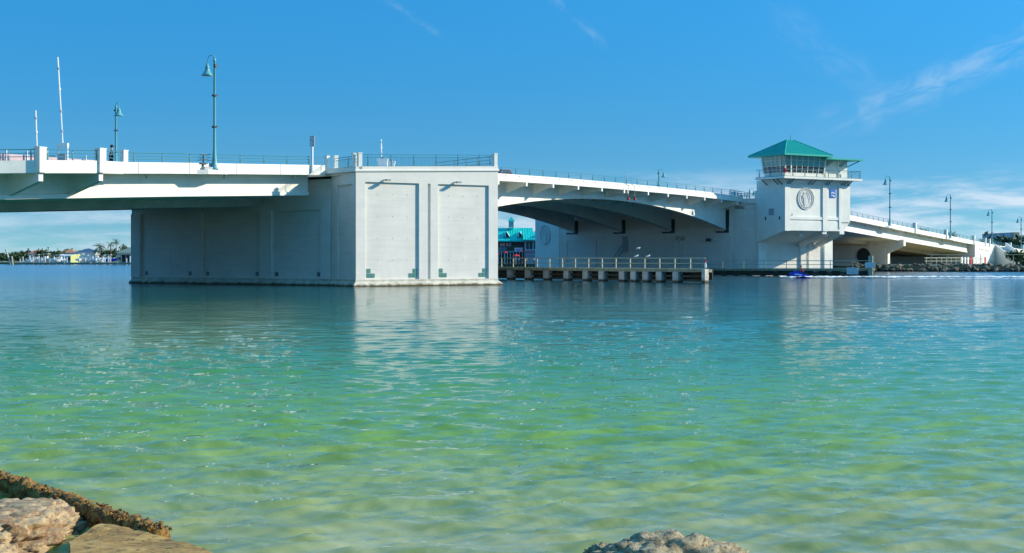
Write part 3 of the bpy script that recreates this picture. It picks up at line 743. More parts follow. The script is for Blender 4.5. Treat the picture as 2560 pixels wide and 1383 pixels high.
# balcony slab, railing, struts
mb = MB().box(F2, -1.25, 14.4, 0.8, q1 + 1.2, 14.18, 14.48); obj('balcony_slab', mb, M['paint'], tw)
rp = [(-1.15, 0.9), (-1.15, q1 + 1.1), (14.3, q1 + 1.1), (14.3, 3.6)]
railing(tw, [(*F2(*p), 14.5) for p in rp], 1.12, 2.35, rails=(0.03, 1.0), r=0.03)
wp = MB()
for a, b in zip(rp[:-1], rp[1:]):
    A3, B3 = Vector((*F2(*a), 14.55)), Vector((*F2(*b), 14.55)); n_ = int((B3 - A3).length / 0.16)
    for i in range(n_):
        q = A3.lerp(B3, (i + .5) / n_); wp.box(lambda x, y, q=q: (q.x + x, q.y + y), -0.006, 0.006, -0.006, 0.006, 14.55, 15.6)
o = obj('railing_mesh', wp, M['tealrail'], tw); o['kind'] = 'stuff'
for n in (0.4, 0.9, 4.6, 5.3, 8.0, 8.5, 11.2, 11.8, 12.6):
    mb = MB().tube([(*F2(n, q1 - 0.05), 13.45), (*F2(n + 0.0, q1 + 0.95), 14.15)], 0.09, 6); obj('strut', mb, M['tealrail'], tw)
for a_ in (2.0, 4.4, 5.2):
    mb = MB().tube([(*tl(a_, 0), 13.4), (*tl(a_, 1.0), 14.15)], 0.09, 6); obj('strut', mb, M['tealrail'], tw)
# cabin: lower wall, sloping windows
zs, zm, zh = 15.15, 16.1, 17.65
cn0, cn1, cq0, cq1 = 0.0, 7.6, 1.4, q1
mb = MB().prism([F2(cn0, cq1), F2(cn1, cq1), F2(cn1, cq0), F2(cn0, cq0)], 14.48, zs); obj('cabin_wall', mb, M['paint'], tw)
ov = 0.55
def cabw(nn, qq, z):
    """point on the outward leaning window wall"""
    f = (z - zs) / (zh - zs) * ov
    return (*F2(nn + (-f if nn <= cn0 + 0.01 else (f * 0 if nn >= cn1 - 0.01 else 0)), qq + (f if qq >= cq1 - 0.01 else 0)), z)
# glass: lower dark row and upper green row, front and left side
cn = lambda i, n, a, b: a + (b - a) * i / n
for side in ('front', 'left'):
    n_ = 7 if side == 'front' else 5
    for i in range(n_):
        for z0, z1, mt in ((zs, zm, 'glass'), (zm, zh, 'tealglass')):
            def P(i_, z, side=side, n_=n_):
                f = (z - zs) / (zh - zs) * ov
                if side == 'front':
                    u0, u1 = cn0 - f, cn1; return (*F2(u0 + (u1 - u0) * i_ / n_, cq1 + f), z)
                u0, u1 = cq1 + f, cq0; return (*F2(cn0 - f, u0 + (u1 - u0) * i_ / n_), z)
            a, b, c3, d = P(i, z0), P(i + 1, z0), P(i + 1, z1), P(i, z1)
            nv = (Vector(b) - Vector(a)).cross(Vector(d) - Vector(a)).normalized() * 0.04
            mb = MB().loop_pair([a, b, c3, d], [tuple(Vector(p) + nv) for p in (a, b, c3, d)])
            obj('window_pane', mb, M[mt], tw)
    mb = MB()
    for i in range(n_ + 1):
        wdt = 0.16 if i in (0, 1, n_) else 0.07
        mb.tube([P(i, zs - 0.02), P(i, zh)], wdt, 4)
    mb2 = MB()
    for z in (zs, (zs + zm) / 2 - 0.1, zm, (zm + zh) / 2 + 0.05, zh): mb2.tube([P(0, z), P(n_, z)], 0.055, 4)
    o = obj('mullion', mb, M['paint'], tw); obj('transom', mb2, M['paint'], tw)
# plain rear room with its flat roof
mb = MB().prism([F2(cn1 + 0.02, q1 - 0.45), F2(12.9, q1 - 0.45), F2(12.9, 1.4), F2(cn1 + 0.02, 1.4)], 14.48, 17.2); obj('rear_room', mb, M['paint'], tw)
for a_ in (8.3, 11.0): obj('pilaster', MB().box(F2, a_, a_ + 0.3, q1 - 0.5, q1 - 0.25, 14.48, 17.2), M['paint'], tw)
mb = MB().box(F2, 6.9, 14.6, 0.5, q1 + 1.5, 17.2, 17.42); obj('flat_roof', mb, M['tealroof'], tw)
for n in (7.9, 8.3, 8.7, 11.1, 11.6, 12.85):
    e_ = 0.0 if n < 12.5 else 1.2
    mb = MB().tube([(*F2(n, q1 - 0.42), 16.3), (*F2(n + e_, q1 + 1.0), 17.2)], 0.08, 6); obj('strut', mb, M['tealrail'], tw)
# hipped roof with standing seams
re0, re1, rq0, rq1, ze, za = -1.6, 7.95, -0.4, q1 + 1.65, 17.75, 20.1
rc = ((re0 + re1) / 2, (rq0 + rq1) / 2); rdg = 0.7
base = [(re0, rq1), (re1, rq1), (re1, rq0), (re0, rq0)]
apx = [(rc[0] - rdg, rc[1]), (rc[0] + rdg, rc[1])]
mb = MB(); z_ = lambda p, z: (*F2(*p), z)
lo = [z_(p, ze) for p in base]; a0, a1 = z_(apx[0], za), z_(apx[1], za)
mb.face([lo[0], lo[1], a1, a0]); mb.face([lo[1], lo[2], a1]); mb.face([lo[2], lo[3], a0, a1]); mb.face([lo[3], lo[0], a0]); mb.face([lo[3], lo[2], lo[1], lo[0]])
rf = obj('hipped_roof', mb, M['tealroof'], tw)
mb = MB().box(F2, re0 - 0.03, re1 + 0.03, rq0 - 0.03, rq1 + 0.03, ze - 0.22, ze + 0.02); obj('eave', mb, M['tealroof'], rf)
mb = MB().box(F2, cn0 - 0.5, cn1 + 0.3, cq0 - 0.5, cq1 + 0.5, zh - 0.05, ze - 0.2); obj('eave_soffit', mb, M['pierframe'], tw)
seam = MB(); npl = 22
for i in range(1, npl):                     # front slope
    n = re0 + (re1 - re0) * i / npl
    f = min(1.0, (n - re0) / (apx[0][0] - re0)) if n < apx[0][0] else min(1.0, (re1 - n) / (re1 - apx[1][0]))
    seam.tube([z_((n, rq1), ze + 0.03), z_((n, rq1 + (rc[1] - rq1) * f), ze + (za - ze) * f + 0.03)], 0.035, 4)
for i in range(1, 18):                      # left slope
    q = rq0 + (rq1 - rq0) * i / 18; f = 1 - abs(q - rc[1]) / (rq1 - rc[1])
    seam.tube([z_((re0, q), ze + 0.03), z_((re0 + (apx[0][0] - re0) * f, q), ze + (za - ze) * f + 0.03)], 0.035, 4)
o = obj('standing_seams', seam, M['tealroof'], rf); o['kind'] = 'stuff'
hip = MB()
for p, a in ((lo[0], a0), (lo[1], a1), (lo[3], a0), (lo[2], a1)): hip.tube([Vector(p) + Vector((0, 0, .03)), Vector(a) + Vector((0, 0, .03))], 0.07, 5)
obj('hip_caps', hip, M['tealroof'], rf)
obj('lightning_rod', MB().tube([z_(rc, za), z_(rc, za + 0.8)], 0.03, 4), M['darksteel'], tw)
o = obj('balcony_floodlight', MB().lathe((*F2(10.2, q1 + 0.9), 14.6), [(0.05, 0), (0.16, 0.1), (0.2, 0.35), (0.05, 0.45)], 8), M['white'], tw)
o = obj('life_ring', MB().lathe((*F2(-0.6, q1 + 0.6), 15.0), [(0.1, 0), (0.25, 0.1), (0.25, 0.6), (0.1, 0.7)], 8), M['redcloth'], tw)

# ================================================================== RIGHT APPROACH
rs = approach('approach_span', 'long white bridge span sloping down to the right shore behind the control tower', 122.2, 233.3, 123, 232.2)
mb = MB(); strip(mb, 108, 233.3, [(-0.02, -0.10), (-0.02, PAR), (0.28, PAR), (0.28, -0.02)]); obj('parapet', mb, M['paint'], rs)
mb = MB(); strip(mb, 105, 123, [(0.0, 0.0), (0.0, 0.2), (2.3, 0.2), (2.3, 0.0)]); obj('deck_slab', mb, M['paint'], rs)
# overlook beside the tower
def bay_r():
    ring = [(123.0, -2.2), (136.0, -2.2), (143.0, 0.0)]
    secs = [[(*B(k, t), zb(k) - 0.16), (*B(k, t), zb(k) + PAR), (*B(k, t + 0.28), zb(k) + PAR), (*B(k, t + 0.28), zb(k) - 0.16)] for k, t in ring]
    obj('parapet', MB().sweep(secs), M['paint'], rs)
    pts = [(*B(123, -2.2), ), (*B(136, -2.2),), (*B(143, 0.05),), (*B(123, 0.05),)]
    zz = [zb(123), zb(136), zb(143), zb(123)]
    obj('balcony_floor', MB().loop_pair([(*p, z - 0.15) for p, z in zip(pts, zz)], [(*p, z + 0.1) for p, z in zip(pts, zz)]), M['paint'], rs)
    for k in (129.5, 136.0):
        pr = [(-2.15, -0.17), (-2.15, -0.75), (1.5, -1.9), (1.5, -0.17)]
        obj('bracket', MB().loop_pair([(*B(k - 0.2, t), zb(k) + z) for t, z in pr], [(*B(k + 0.2, t), zb(k) + z) for t, z in pr]), M['paint'], rs)
    for k, t in ((134.5, -2.05), (143.5, 0.1)): pillar(rs, B, k, t, zb(k), 2.2, 0.6)
    railing(rs, [(*B(k, -2.05), zb(k) + PAR) for k in (123, 129, 134)], 0.9, 2.5)
    railing(rs, [(*B(k, t), zb(k) + PAR) for k, t in ((136, -2.05), (143, 0.0))], 0.9, 2.5)
bay_r()
for k in (169.0, 212.0): pedestal(rs, k, half=1.4)
for k in (186.5, 209.5, 232.8, 243): pillar(rs, B, k, 0.1, zb(k), 2.0, 0.7)
railing(rs, [(*B(k, 0.14), zb(k) + PAR) for k in ks(144, 232, 5)], 0.78, 3.05)
# hammerhead bent with a round opening, under the span
bt = thing('bridge_bent', 'shaded concrete cross wall with a round opening, under the right hand span', 'bridge support', (*B(180, 10), 0))
def bentF(a, q): return B(180 - q, a)
pts = [(0.4, 6.05), (0.4, 4.6), (3.6, 3.0), (3.6, -3.0), (28.0, -3.0), (28.0, 5.2), (12, 5.4)]
hole = [(8.8 + 1.65 * math.cos(2 * math.pi * i / 28), 3.0 + 1.65 * math.sin(2 * math.pi * i / 28)) for i in range(28)]
# wall built around the opening as ring of quads plus outer pieces
mb = MB()
sq = [(8.8 + 2.6 * max(-1, min(1, 1.42 * math.cos(2 * math.pi * i / 28))), 3.0 + 2.35 * max(-1, min(1, 1.42 * math.sin(2 * math.pi * i / 28)))) for i in range(28)]
for i in range(28):
    j = (i + 1) % 28; quad = [hole[i], sq[i], sq[j], hole[j]]
    mb.loop_pair([(*bentF(a, 0.0), z) for a, z in quad], [(*bentF(a, -1.4), z) for a, z in quad])
for poly in ([(0.4, 6.3), (0.4, 5.0), (3.6, 3.6), (3.6, 6.1)], [(3.6, 6.1), (3.6, -3), (6.2, -3), (6.2, 6.0)], [(6.2, 6.0), (6.2, 5.35), (11.4, 5.35), (11.4, 5.6)], [(6.2, 0.65), (6.2, -3), (11.4, -3), (11.4, 0.65)], [(11.4, 5.6), (11.4, -3), (29, -3), (29, 5.2)]):
    mb.loop_pair([(*bentF(a, 0.0), z) for a, z in poly], [(*bentF(a, -1.4), z) for a, z in poly])
obj('cross_wall', mb, M['pier'], bt)
for a0 in (4.1, 14.2): obj('pilaster', MB().box(bentF, a0, a0 + 0.9, 0, 0.15, 0.5, 4.6), M['pier'], bt)
obj('footing', MB().box(bentF, 1.4, 29, -2.4, 1.0, -3, 0.42), M['skirt'], bt)
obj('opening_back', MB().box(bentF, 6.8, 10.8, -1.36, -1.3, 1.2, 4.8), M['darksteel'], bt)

# ramp on the right shore
rt = thing('ramp_wall', 'white retaining wall of the bridge ramp on the right shore, topped by a railing', 'retaining wall', (*B(240, 0), 0))
secs = [[(*B(k, -0.1), 0.3), (*B(k, -0.1), zb(k) + PAR), (*B(k, 0.3), zb(k) + PAR), (*B(k, 0.3), 0.3)] for k in ks(233.5, 300, 5)]
obj('ramp_face', MB().sweep(secs), M['paint'], rt)
obj('end_wall', MB().box(B, 233.4, 234.2, -0.05, 30, 0.3, 5.6), M['pier'], rt)
obj('ramp_deck', MB().sweep([[(*B(k, 0.3), zb(k) - 0.3), (*B(k, 0.3), zb(k) + 0.18), (*B(k, 30), zb(k) + 0.18), (*B(k, 30), zb(k) - 0.3)] for k in ks(233.5, 330, 8)]), M['asphalt'], rt)
railing(rt, [(*B(k, 0.1), zb(k) + PAR) for k in ks(234, 298, 6)], 0.8, 3.05)
for k in (247, 268, 282, 297): pillar(rt, B, k, 0.0, zb(k), 2.0, 0.6)
for k0_, k1_ in ((237, 247), (262, 272)):
    secs = [[(*B(k, -0.25), zb(k) - 0.9), (*B(k, -0.25), zb(k) - 0.7), (*B(k, -0.1), zb(k) - 0.7), (*B(k, -0.1), zb(k) - 0.9)] for k in (k0_, k1_)]
    obj('trim_band', MB().sweep(secs), M['pierframe'], rt)
# stair tower beside the ramp
stt = thing('staircase', 'concrete staircase climbing from the right shore to the bridge ramp', 'staircase', (*B(250, -3), 0))
S0, S1 = B(245.5, -8.5), B(254.5, -0.6)
def stairF(a, q):
    d = (S1[0] - S0[0], S1[1] - S0[1]); L = math.hypot(*d); d = (d[0] / L, d[1] / L)
    return (S0[0] + d[0] * a + d[1] * q, S0[1] + d[1] * a - d[0] * q)
SL = math.hypot(S1[0] - S0[0], S1[1] - S0[1]); nst = 22
for i in range(nst):
    obj('step', MB().box(stairF, SL * i / nst, SL * (i + 1) / nst, -1.5, 1.5, 0.3, 0.9 + 4.3 * (i + 1) / nst), M['pier'], stt)
for q0, q1_ in ((-1.85, -1.52), (1.52, 1.85)):
    A3 = [(*stairF(0, q0), 0.2), (*stairF(SL, q0), 0.2), (*stairF(SL, q0), 6.3), (*stairF(0, q0), 1.9)]
    B3 = [(*stairF(0, q1_), 0.2), (*stairF(SL, q1_), 0.2), (*stairF(SL, q1_), 6.3), (*stairF(0, q1_), 1.9)]
    obj('stair_wall', MB().loop_pair(A3, B3), M['paint'], stt)
railing(stt, [(*stairF(0, -1.7), 1.9), (*stairF(SL, -1.7), 6.3)], 0.8, 2.2)
# red and white barrier and fence on the shore
bar = thing('striped_barrier', 'row of upright white and red barrier slats at the foot of the bridge ramp', 'barrier', (*B(226, -5), 0.9))
bm_w = MB().box(G, -0.28, 0.28, -0.05, 0.05, 0, 1.9).mesh('slat', M['white']); bm_r = MB().box(G, -0.28, 0.28, -0.05, 0.05, 0, 1.9).mesh('slat', M['red'])
for i in range(9):
    k = 211 + i * 2.5
    o = bpy.data.objects.new('slat', bm_r if i in (3, 8) else bm_w); COL.objects.link(o); o.parent = bar
    o.location = Vector((*B(k, -3.0), 0.9)) - wloc(bar); o.rotation_euler = (0, 0, R(40))
obj('barrier_rail', MB().box(B, 210, 232, -2.9, -2.8, 2.3, 2.5), M['greymetal'], bar)
fn = thing('shore_fence', 'thin metal pipe fence along the top of the rocks under the right hand span', 'fence', (*B(200, -3), 0.9))
railing(fn, [(*B(188, -1.5), 1.3), (*B(210, -3), 1.3)], 1.3, 3.0, mats='rail', rails=(0.5, 1.0), name='pipe_rails', r=0.04)
fn2 = thing('shore_fence', 'wire fence with grey posts on the grass right of the staircase', 'fence', (95, 305, 1.1))
railing(fn2, [(83.5, 290, 1.1), (108, 292, 1.1), (135, 294, 1.1)], 2.2, 3.4, mats='rail', rails=(0.05, 0.98), name='fence_wires', r=0.03)

# shore land on the right
mb = MB()
land = [(60, 283), (73, 276), (90, 272.5), (110, 271), (170, 268), (900, 260), (2500, 900), (2500, 3000), (400, 3000), (60, 700), (40, 340)]
mb.prism(land, -2, 1.05)
struct('shore_land', mb, M['grassm'])
mb = MB(); mb.prism([(66, 283.5), (84, 278.5), (110, 275), (170, 272), (170, 273.5), (110, 276.6), (84, 280.2), (67, 285)], 1.0, 1.32); struct('shore_path', mb, M['cream'])
# riprap rocks
rk = []
for i in range(5):
    bm = bmesh.new(); bmesh.ops.create_icosphere(bm, subdivisions=2, radius=1.0)
    for v in bm.verts:
        v.co *= 1 + 0.45 * (noise.noise(v.co * 1.3 + Vector((i * 7, 0, 0))))
        v.co.z *= 0.68
        v.co = Vector((round(v.co.x * 2.2) / 2.2 * .5 + v.co.x * .5, v.co.y, round(v.co.z * 2.4) / 2.4 * .5 + v.co.z * .5))
    me = bpy.data.meshes.new('riprap_rock'); bm.to_mesh(me); bm.free(); me.materials.append(M['rock']); rk.append(me)
rl_ = random.Random(5)
def shore_y(x): return float(np.interp(x, [58, 73, 90, 110, 170], [283, 274.5, 270.8, 269.3, 266.5]))
for i in range(280):
    x = 66 + 42 * rl_.random() ** 1.0; row = rl_.randrange(3)
    o = bpy.data.objects.new('riprap_rock', rl_.choice(rk)); COL.objects.link(o)
    s = 0.28 + 0.42 * rl_.random() ** 1.5
    o.location = (x, shore_y(x) + row * 1.2 + rl_.random() * 0.7, 0.15 + row * 0.42 + rl_.random() * 0.1); o.scale = (s * 1.2, s, s); o.rotation_euler = (rl_.random() * 0.6, rl_.random() * 0.6, rl_.random() * 6)
    tag(o, 'rough brown stone in the rock bank along the right shore', 'rock', 'riprap rocks along the right shore')

# narrow open joints across the parapets
jm = MB().box(G, -0.03, 0.03, -0.012, 0.0, 0.0, PAR + 0.06).mesh('expansion_joint', M['greymetal'])
for par_, kk0, kk1 in ((ls, -24.0, -1.5), (rs, 145.0, 231.0)):
    for k in ks(kk0, kk1, 6.1):
        o = bpy.data.objects.new('expansion_joint', jm); COL.objects.link(o); o.parent = par_
        o.location = Vector((*B(k, -0.022), zb(k) - 0.08)) - wloc(par_); o.rotation_euler = (0, 0, R(58))
# round form tie marks on the pier panels and a few drain spouts under the deck edge
tie = MB().lathe((0, 0, 0), [(0.05, 0), (0.05, 0.012)], 8).mesh('tie_mark', M['pierdirt'])
for n0, n1 in ((1.5, 6.1), (8.9, 13.6)):
    for i in range(3):
        for j in range(4):
            o = bpy.data.objects.new('tie_mark', tie); COL.objects.link(o); o.parent = p1
            o.location = Vector((*F1(n0 + (n1 - n0) * (i + .5) / 3, -FR + 0.003), 2.4 + j * 2.0)) - wloc(p1); o.rotation_euler = (R(90), 0, R(31.8))
dr = MB().tube([(0, 0, 0.1), (0, 0, -0.45)], 0.07, 8).mesh('drain_spout', M['greymetal'])
for par_, kk0, kk1 in ((ls, -22.0, -4), (rs, 150.0, 228.0)):
    for k in ks(kk0, kk1, 9.0):
        o = bpy.data.objects.new('drain_spout', dr); COL.objects.link(o); o.parent = par_
        o.location = Vector((*B(k, 1.2), zb(k))) - wloc(par_)

# ================================================================== street lamps
def street_lamp(h=9.75):
    t = thing('street_lamp', 'street lamp', 'street lamp', (0, 0, 0), 'street lamps along the bridge')
    mb = MB().lathe((0, 0, 0), [(0.34, 0), (0.34, 0.12), (0.26, 0.2), (0.22, 0.75), (0.17, 1.1), (0.13, 1.9), (0.12, 3), (0.095, h * 0.93), (0.13, h * 0.935), (0.13, h * 0.95), (0.05, h * 0.96), (0.04, h * 0.985)], 12)
    obj('pole', mb, M['lamp'], t, True)
    pts = [(0, 0, h * 0.93)] + [(-0.42 + 0.42 * math.cos(a), 0, h * 0.94 + 0.50 * math.sin(a)) for a in [math.pi * i / 10 for i in range(11)]] + [(-0.86, 0, h * 0.935 - 0.15)]
    obj('arm', MB().tube(pts, 0.035, 6), M['lamp'], t, True)
    obj('lamp_head', MB().lathe((-0.87, 0, h * 0.935 - 1.15), [(0.50, 0), (0.50, 0.06), (0.36, 0.18), (0.24, 0.42), (0.17, 0.62), (0.19, 0.66), (0.19, 0.78), (0.12, 0.85), (0.10, 1.02), (0.04, 1.06)], 14), M['lamp'], t, True)
    for z in (h * 0.37, h * 0.64):
        obj('banner_bracket', MB().tube([(0, 0, z), (0.42, 0, z + 0.04)], 0.025, 5).box(G, -0.16, 0.16, -0.16, 0.16, z - 0.08, z + 0.08), M['darksteel'], t)
    obj('fixing', MB().box(G, 0.02, 0.22, -0.14, 0.14, h * 0.885, h * 0.91), M['darksteel'], t)
    return t
lp = street_lamp()
near_l = [(-15.7, 'tallest blue-green street lamp, rising from the parapet of the left bridge span'),
          (169.0, 'street lamp on the sloping right span, nearest to the control tower'),
          (212.0, 'street lamp on the sloping right span, second from the control tower'),
          (250.5, 'street lamp at the head of the staircase on the right shore'),
          (281.0, 'street lamp near the right edge of the picture in front of the tan building')]
for i, (k, lb) in enumerate(near_l):
    place(lp, i == 0, (*B(k, -0.25 if i < 3 else 0.2), zb(k) + (0.24 if i < 3 else 0.3)), 0.0 if i else R(-35), lb, None if i < 3 else (1, 1, 0.93))
for k, t_, sc, lb, rz in ((0.36, 29, 0.84, 'street lamp beyond the walking person, on the far side of the left span', R(125)), (128, 29, 0.84, 'lone street lamp with curved neck standing behind the drawbridge railing', R(170)),
                      (169.8, 29, 0.84, 'small far street lamp behind the railing left of the control tower', R(170))):
    place(lp, False, (*B(k, t_), zb(k) + 0.2), rz, lb, (1, 1, sc))
# sign on the parapet left of the pier
t = thing('bridge_sign', 'narrow grey sign board on a white post fixed outside the parapet, left of the pier', 'sign', (*B(-2.9, -0.1), zb(-2.9)))
obj('post', MB().box(B, -3.0, -2.84, -0.25, -0.1, zb(-2.9) + 0.1, zb(-2.9) + 2.9), M['concblue'], t)
obj('base_bracket', MB().box(B, -3.02, -2.82, -0.28, -0.03, zb(-2.9) + 0.1, zb(-2.9) + 0.55), M['concblue'], t)
sgn = obj('board', MB().box(B, -2.95, -2.89, -0.45, 0.1, zb(-2.9) + 2.5, zb(-2.9) + 3.45), M['greymetal'], t)
for i in range(7): obj('text_line', MB().box(B, -2.97, -2.95, -0.38, 0.03, zb(-2.9) + 2.62 + i * 0.11, zb(-2.9) + 2.67 + i * 0.11), M['white'], sgn)
# small floodlight bracket by the lamp
k = on_line(506, O0, U); t = thing('railing_floodlight', 'small dark floodlight bracket on the parapet just left of the tall lamp', 'floodlight', (*B(k, -0.1), zb(k) + 0.2))
z = zb(k)
obj('stem', MB().tube([(*B(k, -0.1), z + 0.3), (*B(k, -0.1), z + 1.5)], 0.06, 6), M['darksteel'], t)
for dz in (0.75, 1.1, 1.45): obj('cross_arm', MB().box(B, k - 0.35, k + 0.5, -0.16, -0.04, z + dz, z + dz + 0.06), M['darksteel'], t)
obj('ballast_box', MB().box(B, k - 0.1, k + 0.9, -0.35, -0.05, z + 0.25, z + 0.5), M['greymetal'], t)

# raised traffic gates
def gate(px, t_, ztop, lean, r, label, housing=True):
    A = B(0, t_); k = on_line(px, A, U); x, y = B(k, t_); z0 = zb(k) + 0.25
    g = thing('traffic_gate', label, 'traffic gate', (x, y, z0), 'raised traffic gates of the drawbridge')
    if housing:
        obj('cabinet', MB().box(G, x - 0.28, x + 0.28, y - 0.25, y + 0.25, z0, z0 + 1.25), M['greymetal'], g)
        for dx in (-0.40, 0.32): obj('upright', MB().box(G, x + dx, x + dx + 0.08, y - 0.1, y + 0.1, z0, z0 + 2.0), M['whitecloth'], g)
        obj('head_box', MB().box(G, x - 0.42, x + 0.42, y - 0.2, y + 0.2, z0 + 1.8, z0 + 2.1), M['white'], g)
        obj('hoop_rail', MB().tube([(x - 1.3, y, z0), (x - 1.3, y, z0 + 1.0), (x - 1.15, y, z0 + 1.1), (x - 0.6, y, z0 + 1.1)], 0.04, 5), M['tealrail'], g)
    zb_ = z0 + (2.0 if housing else 0.5); dz = ztop - zb_
    arm = obj('gate_arm', MB().tube([(x, y, zb_), (x - lean * 0.45, y, zb_ + dz * 0.45), (x - lean, y, ztop)], [r * 0.8, r, r * 1.1], 6), M['white'], g)
    for f in (0.15, 0.38, 0.63, 0.87): obj('joint_clamp', MB().tube([(x - lean * f, y, zb_ + dz * f - .08), (x - lean * f, y, zb_ + dz * f + .08)], r * 1.7, 6), M['greymetal' if f != 0.63 else 'white'], arm)
    return g
gate(157, 3.0, 18.15, 0.40, 0.06, 'tall leaning white gate arm standing raised above its grey cabinet on the left span')
gate(94, 14.8, 15.3, 0.18, 0.07, 'shorter white raised gate arm behind the leftmost overlook pillar', False)
gate(954, 12, 15.85, 0.05, 0.07, 'short white raised gate arm above the near pier platform')

# cabinets on the pier platform
for px, tt, w_, ht, lb in ((957, 1.5, 0.45, 1.75, 'white control cabinet left of the gate arm on the pier platform'), (977, 3.0, 0.36, 1.65, 'white control cabinet right of the gate arm on the pier platform'),
                       (1140, 12, 0.45, 1.45, 'grey-white cabinet in the middle of the pier platform behind the railing'), (1184, 13, 0.4, 1.4, 'grey-white cabinet beside the person on the pier platform')):
    A = B(0, tt); k = on_line(px, A, U); x, y = B(k, tt); z0 = zb(k) + 0.2
    c_ = thing('control_cabinet', lb, 'cabinet', (x, y, z0), 'control cabinets on the pier platform')
    obj('housing', MB().box(G, x - w_, x + w_, y - 0.3, y + 0.3, z0, z0 + ht - 0.4), M['white'], c_)
    obj('lid', MB().box(G, x - w_ - 0.08, x + w_ + 0.08, y - 0.36, y + 0.36, z0 + ht - 0.4, z0 + ht - 0.15), M['white'], c_)
    obj('lamp', MB().box(G, x - w_ * 0.5, x + w_ * 0.5, y - 0.2, y + 0.2, z0 + ht - 0.15, z0 + ht), M['greymetal'], c_)
# car roof behind the bascule parapet
A = B(0, 6.0); k = on_line(1252, A, U); x, y = B(k, 6.0); z0 = zb(k) + 0.2
car = thing('parked_car', 'dark red car roof showing above the bridge edge just right of the near pier', 'car', (x, y, z0))
prof = [(-2.2, 0.35), (-2.25, 0.75), (-1.6, 0.95), (-0.9, 1.45), (0.6, 1.5), (1.3, 1.0), (2.15, 0.85), (2.2, 0.4)]
for nm, w_, pr, mt in (('body', 0.9, prof, 'redcar'),):
    M['redcar'] = mat('dark_red_car_paint', (0.25, 0.02, 0.03), 0.25, spec=0.6)
    obj(nm, MB().loop_pair([(*B(k + a, 6.0 - w_), z0 + z + 0.1) for a, z in pr], [(*B(k + a, 6.0 + w_), z0 + z + 0.1) for a, z in pr]), M[mt], car)
obj('window', MB().loop_pair([(*B(k + a, 5.08), z0 + z + 0.1) for a, z in ((-1.3, 1.0), (-0.85, 1.36), (0.55, 1.4), (1.05, 1.02))], [(*B(k + a, 6.92), z0 + z + 0.1) for a, z in ((-1.3, 1.0), (-0.85, 1.36), (0.55, 1.4), (1.05, 1.02))]), M['glass'], car)
for a in (-1.4, 1.4):
    for tt in (5.1, 6.75): obj('wheel', MB().tube([(*B(k + a, tt), z0 + 0.33), (*B(k + a, tt + 0.18), z0 + 0.33)], 0.33, 12), M['darksteel'], car)

